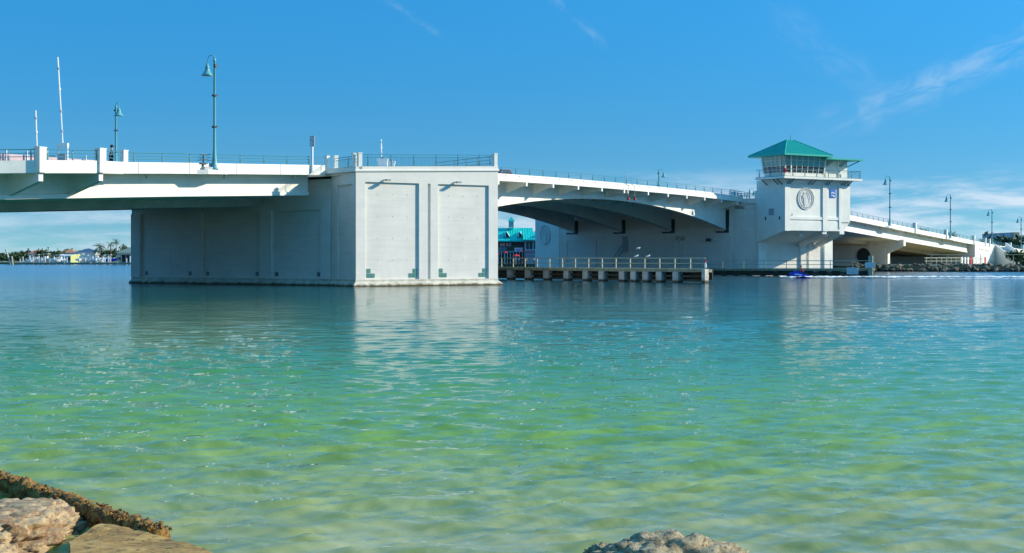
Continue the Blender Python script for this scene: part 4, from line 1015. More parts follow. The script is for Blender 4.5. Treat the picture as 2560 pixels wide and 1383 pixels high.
# ================================================================== people
def skin_body(name, joints, edges, m, parent, sub=1):
    """joints: list of (x, y, z, radius); one continuous skinned surface"""
    me = bpy.data.meshes.new(name); me.from_pydata([j[:3] for j in joints], edges, [])
    o = bpy.data.objects.new(name, me); COL.objects.link(o); o.parent = parent
    md = o.modifiers.new('Skin', 'SKIN'); md.use_smooth_shade = True
    for i, j in enumerate(joints):
        s = me.skin_vertices[0].data[i]; s.radius = (j[3], j[3]); s.use_root = (i == 0)
    o.modifiers.new('Subdivision', 'SUBSURF').levels = sub; o.modifiers['Subdivision'].render_levels = sub
    me.materials.append(m); return o
def person(name_label, loc, rz, shirt, legs, hat=None, pose='stand', cat='person', group=None, scale=1.0):
    p = thing('person', name_label, cat, loc, group, rz); p.scale = (scale,) * 3
    if pose == 'sit':
        hip = (0, 0, 0.62); ch = (0, -0.14, 1.08); hd = (0, -0.22, 1.38)
        legsj = [(0.1, 0, 0.6, .10), (0.17, -0.42, 0.62, .075), (0.16, -0.40, 0.22, .05), (0.16, -0.55, 0.14, .05)]
        armj = [(0.19, -0.14, 1.1, .055), (0.26, -0.36, 0.92, .042), (0.22, -0.62, 0.95, .035), (0.2, -0.70, 0.95, .03)]
    else:
        hip = (0, 0, 0.93); ch = (0, -0.02, 1.32); hd = (0, -0.04, 1.60)
        legsj = [(0.09, 0, 0.9, .095), (0.11, 0.02 if pose == 'stand' else -0.12, 0.5, .06), (0.11, 0.02 if pose == 'stand' else 0.02, 0.08, .045), (0.12, -0.14, 0.04, .04)]
        armj = [(0.19, -0.02, 1.38, .052), (0.25, 0.02, 1.1, .04), (0.24, -0.10, 0.86, .033), (0.24, -0.14, 0.77, .03)]
    J = [(*hip, .14), (hip[0], (hip[1] + ch[1]) / 2, (hip[2] + ch[2]) / 2, .13), (*ch, .16), (hd[0], (ch[1] + hd[1]) / 2, ch[2] + 0.16, .06), (*hd, .095), (hd[0], hd[1], hd[2] + 0.1, .08)]
    Ed = [(0, 1), (1, 2), (2, 3), (3, 4), (4, 5)]
    for s in (1, -1):
        for chain, root in ((legsj, 0), (armj, 2)):
            prev = root
            for q, (x, y, z, r_) in enumerate(chain):
                yy = y if (s == 1 or pose == 'sit' or pose == 'stand') else -y
                J.append((x * s, yy, z, r_)); Ed.append((prev, len(J) - 1)); prev = len(J) - 1
    skin_body('body', J, Ed, M['skin'], p)
    # clothing follows the body, slightly larger
    S = [(hip[0], hip[1], hip[2] + 0.02, .165), (hip[0], (hip[1] + ch[1]) / 2, (hip[2] + ch[2]) / 2, .155), (*ch, .185)]
    Es = [(0, 1), (1, 2)]
    for s in (1, -1):
        S.append((armj[0][0] * s, armj[0][1], armj[0][2], .07)); Es.append((2, len(S) - 1))
        S.append((armj[1][0] * s, armj[1][1] if (s == 1 or pose != 'walk') else -armj[1][1], armj[1][2] + 0.1, .058)); Es.append((len(S) - 2, len(S) - 1))
    skin_body('shirt', S, Es, M[shirt], p)
    T = [(hip[0], hip[1], hip[2], .168)]; Et = []
    for s in (1, -1):
        prev = 0
        for (x, y, z, r_) in legsj[:3]:
            yy = y if (s == 1 or pose != 'walk') else -y
            T.append((x * s, yy, z + (0.1 if z < 0.3 else 0), r_ + .018)); Et.append((prev, len(T) - 1)); prev = len(T) - 1
    skin_body('trousers', T, Et, M[legs], p)
    hr = MB().lathe((hd[0], hd[1] + 0.01, hd[2] - 0.02), [(0.105, 0.02), (0.115, 0.08), (0.10, 0.14), (0.05, 0.18)], 10)
    me = hr.mesh('hair', M['darksteel'], True)
    h = bpy.data.objects.new('hair', me); COL.objects.link(h); h.parent = p
    if hat:
        h = bpy.data.objects.new('cap', MB().lathe((hd[0], hd[1], hd[2] + 0.07), [(0.12, 0), (0.125, 0.05), (0.1, 0.12), (0.03, 0.15)], 12).box(G, hd[0] - .09, hd[0] + .09, hd[1] - .26, hd[1] - .05, hd[2] + .08, hd[2] + .10).mesh('cap', M[hat])); COL.objects.link(h); h.parent = p
    return p
k = on_line(278, B(0, 1.0), U)
person('person in dark cap and dark jacket walking across the left bridge span', (*B(k, 1.0), zb(k) + 0.33), R(110), 'navy', 'navy', 'navy', 'walk', scale=1.03)
k = on_line(1203, B(0, 14), U)
person('person in grey shirt leaning at the railing of the near pier platform', (*B(k, 14), zb(k) + 0.2), R(200), 'greycloth', 'navy', None, 'stand')

# ================================================================== FENDERS
def fender(name, label, A, Bp, pile_px, ztop, m_pile, m_wale, m_rail, post_sp=2.3, boards=False):
    D = Vector((Bp[0] - A[0], Bp[1] - A[1])); L = D.length; D.normalize()
    Nn = (D.y, -D.x)
    def F(a, q): return (A[0] + D.x * a + Nn[0] * q, A[1] + D.y * a + Nn[1] * q)
    f = thing(name, label, 'pier fender', (*F(L / 2, 0), 0))
    obj('cap_beam', MB().box(F, 0, L, -0.9, 0.12, ztop - 0.30, ztop), M['greytimber'], f)
    for px in pile_px:
        a = on_line(px, A, D) if px > 100 else px
        obj('pile', MB().box(F, a - 0.42, a + 0.42, -0.5, 0.22, -2.0, ztop - 0.303), M[m_pile], f)
    for z0, z1 in ((0.14, 0.36), (0.58, 0.80)):
        obj('wale', MB().box(F, -0.2, L + 0.05, -0.45, -0.15, z0, z1), M[m_wale], f)
    obj('back_boards', MB().box(F, 0, L, -1.05, -0.92, 0.32, ztop - 0.02), M['wale'], f)
    railing(f, [(*F(0.1, 0.0), ztop), (*F(L - 0.1, 0.0), ztop)], 1.15, post_sp, mats=m_rail, rails=(0.06, 0.52, 1.0), r=0.042, name='guard_rail')
    return f, F, L
fa, fbp = (-6.0, 181.0), (19.9, 147.8)
M['endpost'] = mat('weathered_white_concrete', (0.60, 0.58, 0.50), 0.85, var=0.3, vscale=3, streaks=0.5, stain=((0.06, 0.05, 0.03), 0.1, 0.5, 0.3))
fd1, FF1, L1 = fender('channel_fender', 'weathered fender on grey square piles with pale railing, in the channel under the drawbridge', fa, fbp,
              [1276, 1321, 1367, 1418, 1466, 1506, 1557, 1586, 1616, 1650, 1692], 1.42, 'pierdirt', 'wale', 'galv')
obj('end_post', MB().box(FF1, L1 - 0.42, L1 + 0.06, -0.35, 0.2, -2, 1.46), M['endpost'], fd1)
nl = thing('navigation_light', 'small red navigation light on the right end post of the channel fender', 'navigation light', (*FF1(L1 - 0.15, -0.1), 1.6))
obj('stem', MB().lathe((*FF1(L1 - 0.15, -0.1), 1.6), [(0.12, 0), (0.12, 0.35), (0.06, 0.4), (0.06, 0.55)], 8), M['white'], nl)
obj('lens', MB().lathe((*FF1(L1 - 0.15, -0.1), 2.15), [(0.08, 0), (0.1, 0.06), (0.08, 0.2), (0.02, 0.22)], 8), M['red'], nl)
ga, gbp = (21.0, 213.6), (50.9, 202.6)
fd2, FF2, L2 = fender('channel_fender', 'dark timber fender with thin railing in front of the far pier and control tower', ga, gbp,
              [], 1.05, 'pierdirt', 'wale', 'galv', 3.1)
for a_ in np.arange(1.0, L2, 1.9): obj('pile', MB().box(FF2, a_ - 0.35, a_ + 0.35, -0.4, 0.15, -2, 0.75), M['wale'] if a_ < L2 - 9 else M['greytimber'], fd2)
for z0 in (0.24, 0.44, 0.64): obj('plank', MB().box(FF2, 0, L2 - 0.4, 0.16, 0.26, z0 - 0.16, z0 - 0.04), M['wale'], fd2)
obj('end_post', MB().box(FF2, L2 - 0.7, L2 - 0.1, -0.1, 0.45, -2, 2.9), M['galv'], fd2)
def notice(label, a0, a1, z0, z1, F, q, lines):
    s = thing('notice_board', label, 'sign', (*F((a0 + a1) / 2, q), z0), 'notice boards on the far fender')
    bd = obj('board', MB().box(F, a0, a1, q, q + 0.05, z0, z1), M['white'], s)
    for i in range(lines):
        zz = z0 + (z1 - z0) * (i + 0.7) / (lines + 0.4); x = a0 + 0.12
        rr = random.Random(i + int(a0))
        mb = MB()
        while x < a1 - 0.25:
            w_ = 0.1 + 0.2 * rr.random(); mb.box(F, x, min(x + w_, a1 - 0.1), q + 0.05, q + 0.055, zz - 0.035, zz + 0.035); x += w_ + 0.07
        o = obj('text_line', mb, M['greymetal'], bd)
    return s
notice('larger white text notice hanging low on the right end of the far fender', L2 - 3.7, L2 - 2.1, -0.02 + 0.3, 1.25, FF2, 0.30, 5)
notice('smaller white notice on the end post of the far fender', L2 - 1.15, L2 + 0.25, 1.25, 1.95, FF2, 0.47, 2)

# gulls
def gull(label, loc, rz, flying=False):
    g = thing('gull', label, 'gull', loc, 'gulls around the fender railing', rz)
    if flying:
        mb = MB().lathe((0, 0, 0), [(0.02, -0.02), (0.06, 0.0), (0.02, 0.05)], 8)
    body = MB().tube([(-0.28, 0, 0.10), (-0.12, 0, 0.14), (0.02, 0, 0.18), (0.12, 0, 0.22), (0.17, 0, 0.30), (0.22, 0, 0.31)], [0.02, 0.07, 0.09, 0.07, 0.05, 0.02], 8)
    obj_l = bpy.data.objects.new('body', body.mesh('body', M['white'], True)); COL.objects.link(obj_l); obj_l.parent = g
    for s in (1, -1):
        w = MB()
        if flying: w.loop_pair([(0.08, 0.04 * s, 0.2), (-0.1, 0.04 * s, 0.18), (-0.12, 0.35 * s, 0.30), (-0.02, 0.6 * s, 0.26), (0.06, 0.33 * s, 0.32)], [(0.08, 0.04 * s, 0.215), (-0.1, 0.04 * s, 0.195), (-0.12, 0.35 * s, 0.315), (-0.02, 0.6 * s, 0.275), (0.06, 0.33 * s, 0.335)])
        else: w.loop_pair([(0.08, 0.075 * s, 0.22), (-0.32, 0.05 * s, 0.12), (-0.1, 0.085 * s, 0.1)], [(0.08, 0.095 * s, 0.22), (-0.32, 0.07 * s, 0.12), (-0.1, 0.105 * s, 0.1)])
        o = bpy.data.objects.new('wing', w.mesh('wing', M['concblue'])); COL.objects.link(o); o.parent = g
        if not flying:
            o = bpy.data.objects.new('leg', MB().tube([(0, 0.03 * s, 0), (0, 0.03 * s, 0.11)], 0.008, 4).mesh('leg', M['redcloth'])); COL.objects.link(o); o.parent = g
    return g
Du = ((fbp[0] - fa[0]) / L1, (fbp[1] - fa[1]) / L1)
for px, lb in ((1591, 'white gull perched on the fender rail, the left one of two'), (1620, 'white gull perched on the fender rail, the right one of two')):
    a = on_line(px, fa, Du); gull(lb, (*FF1(a, 0), 1.42 + 1.2), R(10)).scale = (1.0,) * 3
gull('white gull flying low above the fender railing', (FP and (1596 - 1280) / FP * 165, 165, 3.5), R(0), True).scale = (1.0,) * 3

# ================================================================== JET SKI
t = thing('jet_ski', 'blue and white jet ski speeding left past the far fender', 'jet ski', (0, 0, 0))
JY = 184.0; jx = (2000 - 1280) / FP * JY
hull = [[(-1.55, 0, 0.42)] * 6]
secs = []
for x, w_, zt_, zb_ in ((-1.6, 0.10, 0.52, 0.38), (-1.2, 0.38, 0.62, 0.05), (-0.4, 0.52, 0.62, -0.1), (0.8, 0.55, 0.5, -0.1), (1.5, 0.5, 0.42, 0.0)):
    secs.append([(x, -w_ * 0.6, zb_), (x, -w_, 0.25), (x, -w_ * 0.85, zt_), (x, w_ * 0.85, zt_), (x, w_, 0.25), (x, w_ * 0.6, zb_)])
o = bpy.data.objects.new('hull', MB().sweep(secs).mesh('hull', M['bluehull'], True)); COL.objects.link(o); o.parent = t
secs = [[(x, -w_, z0), (x, -w_ * 0.7, z1), (x, w_ * 0.7, z1), (x, w_, z0)] for x, w_, z0, z1 in ((-1.35, 0.15, 0.52, 0.6), (-0.7, 0.35, 0.6, 0.95), (-0.45, 0.3, 0.6, 1.05), (-0.3, 0.3, 0.6, 0.85))]
o = bpy.data.objects.new('cowling', MB().sweep(secs).mesh('cowling', M['bluehull'])); COL.objects.link(o); o.parent = t
o = bpy.data.objects.new('side_stripe', MB().box(G, -0.9, 0.1, -0.545, -0.50, 0.36, 0.5).mesh('side_stripe', M['white'])); COL.objects.link(o); o.parent = t
o = bpy.data.objects.new('seat', MB().box(G, -0.3, 1.1, -0.2, 0.2, 0.5, 0.78).mesh('seat', M['darksteel'])); COL.objects.link(o); o.parent = t
o = bpy.data.objects.new('handlebar', MB().tube([(-0.42, -0.35, 1.1), (-0.45, 0, 1.08), (-0.42, 0.35, 1.1)], 0.03, 6).mesh('handlebar', M['darksteel'])); COL.objects.link(o); o.parent = t
t.location = (jx, JY, 0.05); t.rotation_euler = (0, R(6), 0); t.scale = (0.9,) * 3
person('person with red vest riding the blue jet ski', (jx + 0.35, JY, 0.12), R(-90), 'redcloth', 'bluehull', None, 'sit')
# wake
m = bpy.data.materials.new('foam'); m.use_nodes = True; t_ = NT(m.node_tree); b = m.node_tree.nodes['Principled BSDF']; M['foam'] = m
pos = t_.n('ShaderNodeNewGeometry').outputs['Position']
b.inputs['Base Color'].default_value = (0.85, 0.88, 0.88, 1); b.inputs['Roughness'].default_value = 0.9
uvy = t_.n('ShaderNodeAttribute', attribute_name='edge')
nn = t_.noise(t_.map(pos, (0.5, 1.2, 1)), 1.6, 6, 0.7)
al = t_.ss(t_.m('ADD', nn, t_.m('MULTIPLY', uvy.outputs['Fac'], -0.34)), 0.30, 0.42)
t_.put(b.inputs['Alpha'], al)
def foam_strip(name, pts, wid, h, label):
    mb = MB(); ed = []; rr = random.Random(2)
    for i, (x, y) in enumerate(pts):
        w_ = wid[i] if isinstance(wid, list) else wid
        for j in range(9):
            f = j / 8 * 2 - 1
            zz = 0.06 + h * (1 - f * f) * (0.5 + 0.7 * rr.random())
            mb.v.append((x, y + f * w_, zz)); ed.append(abs(f) ** 1.5)
    for i in range(len(pts) - 1):
        for j in range(8): a = i * 9 + j; mb.f.append((a, a + 1, a + 10, a + 9))
    o = obj(name, mb, M['foam'], None, True)
    at = o.data.attributes.new('edge', 'FLOAT', 'POINT'); at.data.foreach_set('value', ed)
    tag(o, label, 'wake', None, 'stuff'); return o
foam_strip('wake_foam', [(jx - 2.6 + i * 0.35, JY - 0.4 + 0.008 * i) for i in range(260)], [0.5 + min(1.6, 0.03 * i) for i in range(260)], 0.22, 'white foaming wake trailing right behind the jet ski')
foam_strip('wake_foam', [(jx + 10 + i * 0.5, JY - 9 + 0.01 * i) for i in range(110)], [0.15 + 0.35 * abs(math.sin(i * 0.21)) for i in range(110)], 0.05, 'thin outer line of foam in front of the jet ski wake')

# ================================================================== vegetation
def leaf_cloud(n, rx, ry, rz, cz, size, seed, m):
    rr = random.Random(seed); mb = MB()
    cl = [(Vector((rr.uniform(-.75, .75) * rx, rr.uniform(-.75, .75) * ry, cz + rr.uniform(-.6, .6) * rz)), 0.3 + 0.35 * rr.random()) for _ in range(9)]
    for i in range(n):
        c, s = cl[i % 9]
        p = c + Vector((rr.gauss(0, .30) * rx * s * 1.6, rr.gauss(0, .30) * ry * s * 1.6, rr.gauss(0, .34) * rz * s * 1.6))
        a = Vector((rr.gauss(0, 1), rr.gauss(0, 1), rr.gauss(0, 1))).normalized(); b_ = a.orthogonal().normalized(); c2 = a.cross(b_)
        s2 = size * (0.6 + 0.8 * rr.random())
        mb.face([p - b_ * s2, p - c2 * s2 * .5, p + b_ * s2, p + c2 * s2 * .5])
    return mb
def tree(label, cat, loc, w, h, seed, name='leafy_tree', group=None):
    t = thing(name, label, cat, loc, group)
    cr = bpy.data.objects.new('crown', leaf_cloud(520, w / 2, w / 2, h * 0.36, h * 0.60, w * 0.085, seed, None).mesh('crown', M['leaf'], recalc=False)); COL.objects.link(cr); cr.parent = t
    tr = bpy.data.objects.new('trunk', MB().tube([(0, 0, -0.2), (0.1, 0, h * 0.3), (-.1, 0.1, h * 0.6)], [w * 0.05, w * 0.035, w * 0.02], 6).mesh('trunk', M['trunk'])); COL.objects.link(tr); tr.parent = t
    return t
def palm(label, loc, h, L, seed, mt='frond', nf=26, group=None):
    rr = random.Random(seed); t = thing('palm_tree', label, 'palm tree', loc, group)
    lean = rr.uniform(-.6, .6)
    tr = bpy.data.objects.new('trunk', MB().tube([(0, 0, -0.3), (lean * .3, 0, h * .4), (lean, 0, h)], [0.26, 0.18, 0.15], 7).mesh('trunk', M['trunk'])); COL.objects.link(tr); tr.parent = t
    for i in range(nf):
        a = i * 2.4 + rr.random() * .4; el_ = rr.uniform(-0.5, 1.25); mb = MB(); prev = None; p = Vector((lean, 0, h)); d = Vector((math.cos(a) * math.cos(el_), math.sin(a) * math.cos(el_), math.sin(el_)))
        side = Vector((-math.sin(a), math.cos(a), 0)); n = 7; ll = L * rr.uniform(.75, 1.1)
        for j in range(n):
            q = p + d * ll / n; d = (d + Vector((0, 0, -0.24))).normalized()
            w_ = ll * 0.17 * math.sin(math.pi * (j + 1.0) / (n + 1.2)) + .03
            for s in (1, -1):
                for u in (0.1, 0.6):
                    b0 = p.lerp(q, u); tip = b0 + side * s * w_ + (q - p) * 0.7 + Vector((0, 0, -w_ * 0.45))
                    mb.face([b0, b0 + (q - p) * 0.35, tip])
            p = q
        o = bpy.data.objects.new('frond', mb.mesh('frond', M[mt], recalc=False)); COL.objects.link(o); o.parent = t
    return t
def at(px, Y): return ((px - 1280) / FP * Y, Y)
def zy(y, Y): return HC + (645 - y) / FP * Y

# ================================================================== far buildings
def house(label, px0, px1, Y, y_eave, y_ridge, roof, wall, depth=9.0, gable=False, ground=0.8, win=True, name='house', cat='house'):
    x0, x1 = at(px0, Y)[0], at(px1, Y)[0]; ze_, zr = zy(y_eave, Y), zy(y_ridge, Y); y0, y1 = Y, Y + depth
    h = thing(name, label, cat, ((x0 + x1) / 2, Y + depth / 2, ground))
    obj('wall', MB().box(G, x0 + .4, x1 - .4, y0 + .4, y1 - .4, ground, ze_), M[wall], h)
    yc = (y0 + y1) / 2; ins = 0 if gable else min((x1 - x0) / 2 - .3, depth / 2)
    mb = MB(); A1, A2, A3, A4 = (x0, y0, ze_), (x1, y0, ze_), (x1, y1, ze_), (x0, y1, ze_); R1, R2 = (x0 + ins, yc, zr), (x1 - ins, yc, zr)
    mb.face([A1, A2, R2, R1]); mb.face([A2, A3, R2]); mb.face([A3, A4, R1, R2]); mb.face([A4, A1, R1]); mb.face([A1, A4, A3, A2]); obj('roof', mb, M[roof], h)
    obj('fascia', MB().box(G, x0 - .03, x1 + .03, y0 - .03, y1 + .03, ze_ - .22, ze_ - 0.01), M['white'], h)
    if win:
        n = max(2, int((x1 - x0) / 2.6)); H_ = ze_ - ground
        for lv in range(1 if H_ < 4.5 else 2):
            zz = ground + (0.9 if H_ < 4.5 else 0.9 + lv * H_ * .5)
            for i in range(n):
                xc = x0 + (x1 - x0) * (i + .5) / n; ww = 0.75 if (i + lv) % 3 else 1.0
                f = obj('window', MB().box(G, xc - ww - .08, xc + ww + .08, y0 + .3, y0 + .39, zz - .08, zz + 1.4), M['white'], h)
                obj('pane', MB().box(G, xc - ww, xc + ww, y0 + .27, y0 + .31, zz, zz + 1.3), M['glass'], f)
    return h
# far shore on the left
mb = MB(); mb.prism([(-420, 900), (-330, 905), (-200, 900), (-150, 640), (-165, 600), (-235, 598), (-120, 590), (-120, 1500), (-3000, 3500), (-3500, 1500)], -2, 0.75)
struct('far_shore', mb, M['grassm'])
mb = MB(); mb.prism([(-250, 596), (-100, 596), (-40, 900), (-300, 900), (-330, 700)], -2, 0.8); struct('far_shore', mb, M['grassm'])
house('low house with small orange tiled roof at the left end of the far shore', 30, 66, 880, 638, 632, 'orangeroof', 'cream', 14)
house('far house with broad red tiled roof among trees on the left shore', 68, 98, 720, 634, 624.5, 'redroof', 'tan', 12)
house('tan house with orange tiled roof left of the blue roofed house', 148, 186, 700, 632, 622.5, 'orangeroof', 'tan', 13)
house('white house with dark blue hipped roof behind the marina', 183, 240, 640, 631, 621, 'blueroof', 'white', 12)
house('house with broad grey-green roof and red door band, beside the near pier edge', 290, 352, 610, 631, 617, 'greenroof', 'cream', 12)
bh = house('boathouse with grey roof and bright yellow end wall on the marina dock', 148, 180, 575, 640, 635.5, 'greyroof', 'concblue', 9, gable=True)
x0, x1 = at(178.5, 572)[0], at(194, 572)[0]
obj('yellow_wall', MB().loop_pair([(x0, 571, .8), (x1, 575, .8), (x1, 575, zy(635, 573)), (x0, 571, zy(638.5, 571))], [(x0, 571.4, .8), (x1, 575.4, .8), (x1, 575.4, zy(635, 573)), (x0, 571.4, zy(638.5, 571))]), M['yellow'], bh)
rr = random.Random(11)
for i, (px, Y, w_, h_, lb) in enumerate([(14, 860, 17, 4.6, 'low dark green tree at the far left end of the far shore'), (52, 850, 13, 4.5, 'low tree behind the small orange roofed house'), (60, 780, 9, 6.5, 'green tree left of the red roofed far house'),
        (108, 600, 6.5, 6.0, 'round bushy tree right of the red roofed house on the far shore'), (118, 605, 7, 5.0, 'spreading bushy tree behind the dock pilings'), (138, 660, 9, 5.6, 'green tree just left of the tan house'),
        (128, 700, 8, 5.2, 'tree between the dock post and the tan house'), (170, 760, 12, 6.6, 'tree showing above the tan house'), (34, 600, 7, 3.0, 'low dark shrub behind the leaning pole'),
        (258, 610, 5, 6.0, 'shrubby tree right of the tall palm on the far shore'), (272, 620, 7, 6.6, 'leafy tree between the two groups of palms'), (214, 700, 10, 5.5, 'tree behind the blue roofed house'), (300, 660, 9, 7.5, 'tree behind the grey-green roofed house'), (90, 860, 16, 5.6, 'distant tree behind the red roofed house'), (4, 700, 8, 3.2, 'small tree at the very left edge of the far shore')]):
    x, y = at(px, Y); tree(lb, 'tree', (x, y, .75), w_ * .95, h_ * .98, 40 + i, group=None)
palm('tall dense palm tree right of the blue roofed house', (*at(246, 590), .8), 6.2, 3.4, 2, nf=40)
palm('palm tree left in the pair beside the grey-green roofed house', (*at(278, 600), .8), 7.2, 2.6, 3)
palm('taller palm tree right in the pair beside the grey-green roofed house', (*at(292, 640), .8), 9.0, 2.4, 4)
palm('small palm tree just left of the grey-green roof, lower than its neighbours', (*at(308, 630), .8), 7.2, 1.9, 5)
palm('short palm tree between tall palm and the blue roofed house', (*at(236, 610), .8), 4.4, 2.2, 6)
# utility poles
for px, Y, yt, lb in ((71, 600, 620, 'thin utility pole in front of the red roofed house, the left one'), (97, 600, 621, 'thin utility pole in front of the red roofed house, the right one'), (121, 560, 617, 'dark dock pole topped by a small light')):
    x, y = at(px, Y); p_ = obj('utility_pole', MB().tube([(x, y, 0), (x - .1, y, zy(yt, Y))], 0.14, 6).box(G, x - .5, x + .4, y - .06, y + .06, zy(yt, Y) - .5, zy(yt, Y) - .3), M['browntimber'])
    tag(p_, lb, 'pole')
x, y = at(29, 549); lpx = at(14, 549)[0]
p_ = thing('leaning_pile', 'long grey timber pile leaning left at the end of the marina dock', 'pile', (x, y, 0))
obj('timber', MB().tube([(x, y, -1), (lpx, y, zy(623, 549))], [0.45, 0.3], 8), M['galv'], p_)
obj('timber', MB().tube([(x + .6, y, -1), (x + 0.1, y, 3.2)], 0.3, 6), M['galv'], p_)
# dock and boat lifts
dk = thing('marina_dock', 'long timber dock on short piles in front of the marina on the left shore', 'dock', (*at(180, 550), 0))
X0, X1 = at(28, 550)[0], at(345, 550)[0]
obj('walkway', MB().box(G, X0, X1, 550, 552.2, 0.45, 0.85), M['galv'], dk)
obj('stringer', MB().box(G, X0, X1, 550.3, 552, 0.25, 0.45), M['wale'], dk)
dp = MB().box(G, -.16, .16, -.16, .16, -2, 0.3).mesh('dock_pile', M['wale'])
dp2 = MB().box(G, -.2, .2, -.2, .2, -2, 1.1).mesh('dock_pile', M['galv'])
x = X0; i = 0
while x < X1:
    o = bpy.data.objects.new('dock_pile', dp if x < -178 or i % 3 else dp2); COL.objects.link(o); o.parent = dk; o.location = Vector((x, 550.0, 0)) - wloc(dk)
    x += 1.9 if x < -178 else 3.4; i += 1
rr = random.Random(4)
def boat(label, px, Y, L, seed, hullm='white', lift=1.0):
    r_ = random.Random(seed); x, y = at(px, Y); b_ = thing('motor_boat', label, 'boat', (x, y, lift), 'motor boats on lifts in the marina')
    secs = []
    for u, w_, z0, z1 in ((-.5, .9, .1, .9), (-.2, 1.05, 0, .95), (.2, .95, 0, 1.05), (.42, .5, .3, 1.2), (.5, .05, .9, 1.3)):
        secs.append([(u * L, -w_, z1), (u * L, -w_ * .6, z0), (u * L, w_ * .6, z0), (u * L, w_, z1)])
    o = bpy.data.objects.new('hull', MB().sweep(secs).mesh('hull', M[hullm])); COL.objects.link(o); o.parent = b_
    o = bpy.data.objects.new('console', MB().box(G, -.1 * L, .08 * L, -.5, .5, .95, 1.9).mesh('console', M['white'])); COL.objects.link(o); o.parent = b_
    mb = MB().box(G, -.22 * L, .16 * L, -.9, .9, 2.7, 2.82)
    o = bpy.data.objects.new('canopy', mb.mesh('canopy', M[r_.choice(['white', 'concblue', 'white'])])); COL.objects.link(o); o.parent = b_
    for sx in (-.2, .14):
        for sy in (-.8, .8):
            o = bpy.data.objects.new('canopy_post', MB().tube([(sx * L, sy, .95), (sx * L, sy, 2.7)], .05, 4).mesh('canopy_post', M['rail'])); COL.objects.link(o); o.parent = b_
    b_.rotation_euler = (0, 0, r_.choice([0, math.pi, R(80), R(100)]) + r_.uniform(-.15, .15)); return b_
bl = [(78, 556, 'leftmost white motor boat on a lift behind the dock pilings'), (92, 556, 'second motor boat from the left behind the dock pilings'), (116, 557, 'white motor boat beside the dark dock pole'), (140, 556, 'dark-sterned motor boat left of the grey roofed boathouse'), (151, 556, 'motor boat in front of the grey boathouse'),
      (203, 557, 'white motor boat just right of the yellow wall'), (215, 556, 'motor boat second to the right of the yellow wall'), (228, 558, 'motor boat in front of the white house'), (242, 557, 'motor boat at the foot of the tall palm'), (258, 556, 'motor boat between the palms'), (272, 557, 'dark blue-hulled motor boat left of the dock building')]
for i, (px, Y, lb) in enumerate(bl): boat(lb, px, Y, 5.6 + (i % 3), i, 'bluehull' if i == 10 else ('concblue' if i % 3 == 1 else 'white'), 0.9 + 0.25 * (i % 3))
lpile = MB().box(G, -.2, .2, -.2, .2, -2, 1).mesh('mooring_pile', M['white'])
for i, px in enumerate([50, 57, 66, 74, 83, 87, 97, 104, 109, 112, 124, 132, 135, 139, 160, 167, 198, 206, 213, 224, 231, 240, 247, 257, 262, 271, 276, 316, 325]):
    x, y = at(px, 553.5 + (i % 3)); z = zy(648 - (i * 7 % 11) * 0.9, 553)
    o = bpy.data.objects.new('mooring_pile', lpile); COL.objects.link(o); o.location = (x, y, z - 1)
    tag(o, 'pale upright mooring pile standing behind the marina dock', 'pile', 'mooring piles of the marina')
x0, x1 = at(296, 560)[0], at(350, 560)[0]
dh = thing('dock_shelter', 'dark open shelter with flat roof on the dock beside the near pier edge', 'shelter', ((x0 + x1) / 2, 560, .85))
obj('roof', MB().box(G, x0 - .5, x1, 557, 564, 3.7, 3.95), M['greenroof'], dh); obj('back_wall', MB().box(G, x0, x1, 563, 563.3, .85, 3.7), M['browntimber'], dh)
for i in range(5): xx = x0 + (x1 - x0) * i / 4.6; obj('post', MB().box(G, xx - .1, xx + .1, 557.4, 557.6, .85, 3.7), M['white'], dh)
sw = obj('seawall', MB().box(G, at(-40, 880)[0], at(150, 640)[0] - 60, 878, 880, -1, 1.9), M['cream']); tag(sw, 'low pale seawall along the far left shore', 'seawall')

# ================================================================== waterside restaurant under the drawbridge
YR = 330.0; xr = lambda px: at(px, YR)[0]; zr_ = lambda y: zy(y, YR)
rst = thing('waterfront_restaurant', 'waterfront restaurant with bright turquoise metal roof, dormers and cupola seen under the drawbridge', 'restaurant', (xr(1300), YR, 0))
gz = 1.2
def roofp(x0, x1, ye, yr, depth, name, parent, yf=0.0, lo=0.9):
    ze_, zrr = zr_(ye), zr_(yr); y0 = YR - 1.2 + yf
    mb = MB().loop_pair([(x0, y0, ze_), (x0, y0 + depth, zrr), (x0, y0 + 2 * depth, ze_), (x0, y0 + 2 * depth, ze_ - .25), (x0, y0, ze_ - .25)], [(x1, y0, ze_), (x1, y0 + depth, zrr), (x1, y0 + 2 * depth, ze_), (x1, y0 + 2 * depth, ze_ - .25), (x1, y0, ze_ - .25)])
    r_ = obj(name, mb, M['tealroof2'], parent)
    sm = MB(); n = int((x1 - x0) / 0.55)
    for i in range(n + 1):
        xx = x0 + (x1 - x0) * i / n; sm.tube([(xx, y0, ze_ + .03), (xx, y0 + depth, zrr + .03)], .035, 4)
    o = obj('standing_seams', sm, M['tealroof2'], r_); o['kind'] = 'stuff'
    return r_
XL = xr(1180)
obj('upper_wall', MB().box(G, XL, xr(1311), YR, YR + 10, gz, zr_(602)), M['browntimber'], rst)
obj('upper_wall', MB().box(G, xr(1311), xr(1364), YR - 2.5, YR + 8, gz, zr_(600)), M['bluegrey'], rst)
r1 = roofp(XL, xr(1332), 602, 569, 5.5, 'roof', rst)
r2 = roofp(xr(1308), xr(1364), 599.5, 580, 4.2, 'roof', rst, -2.6)
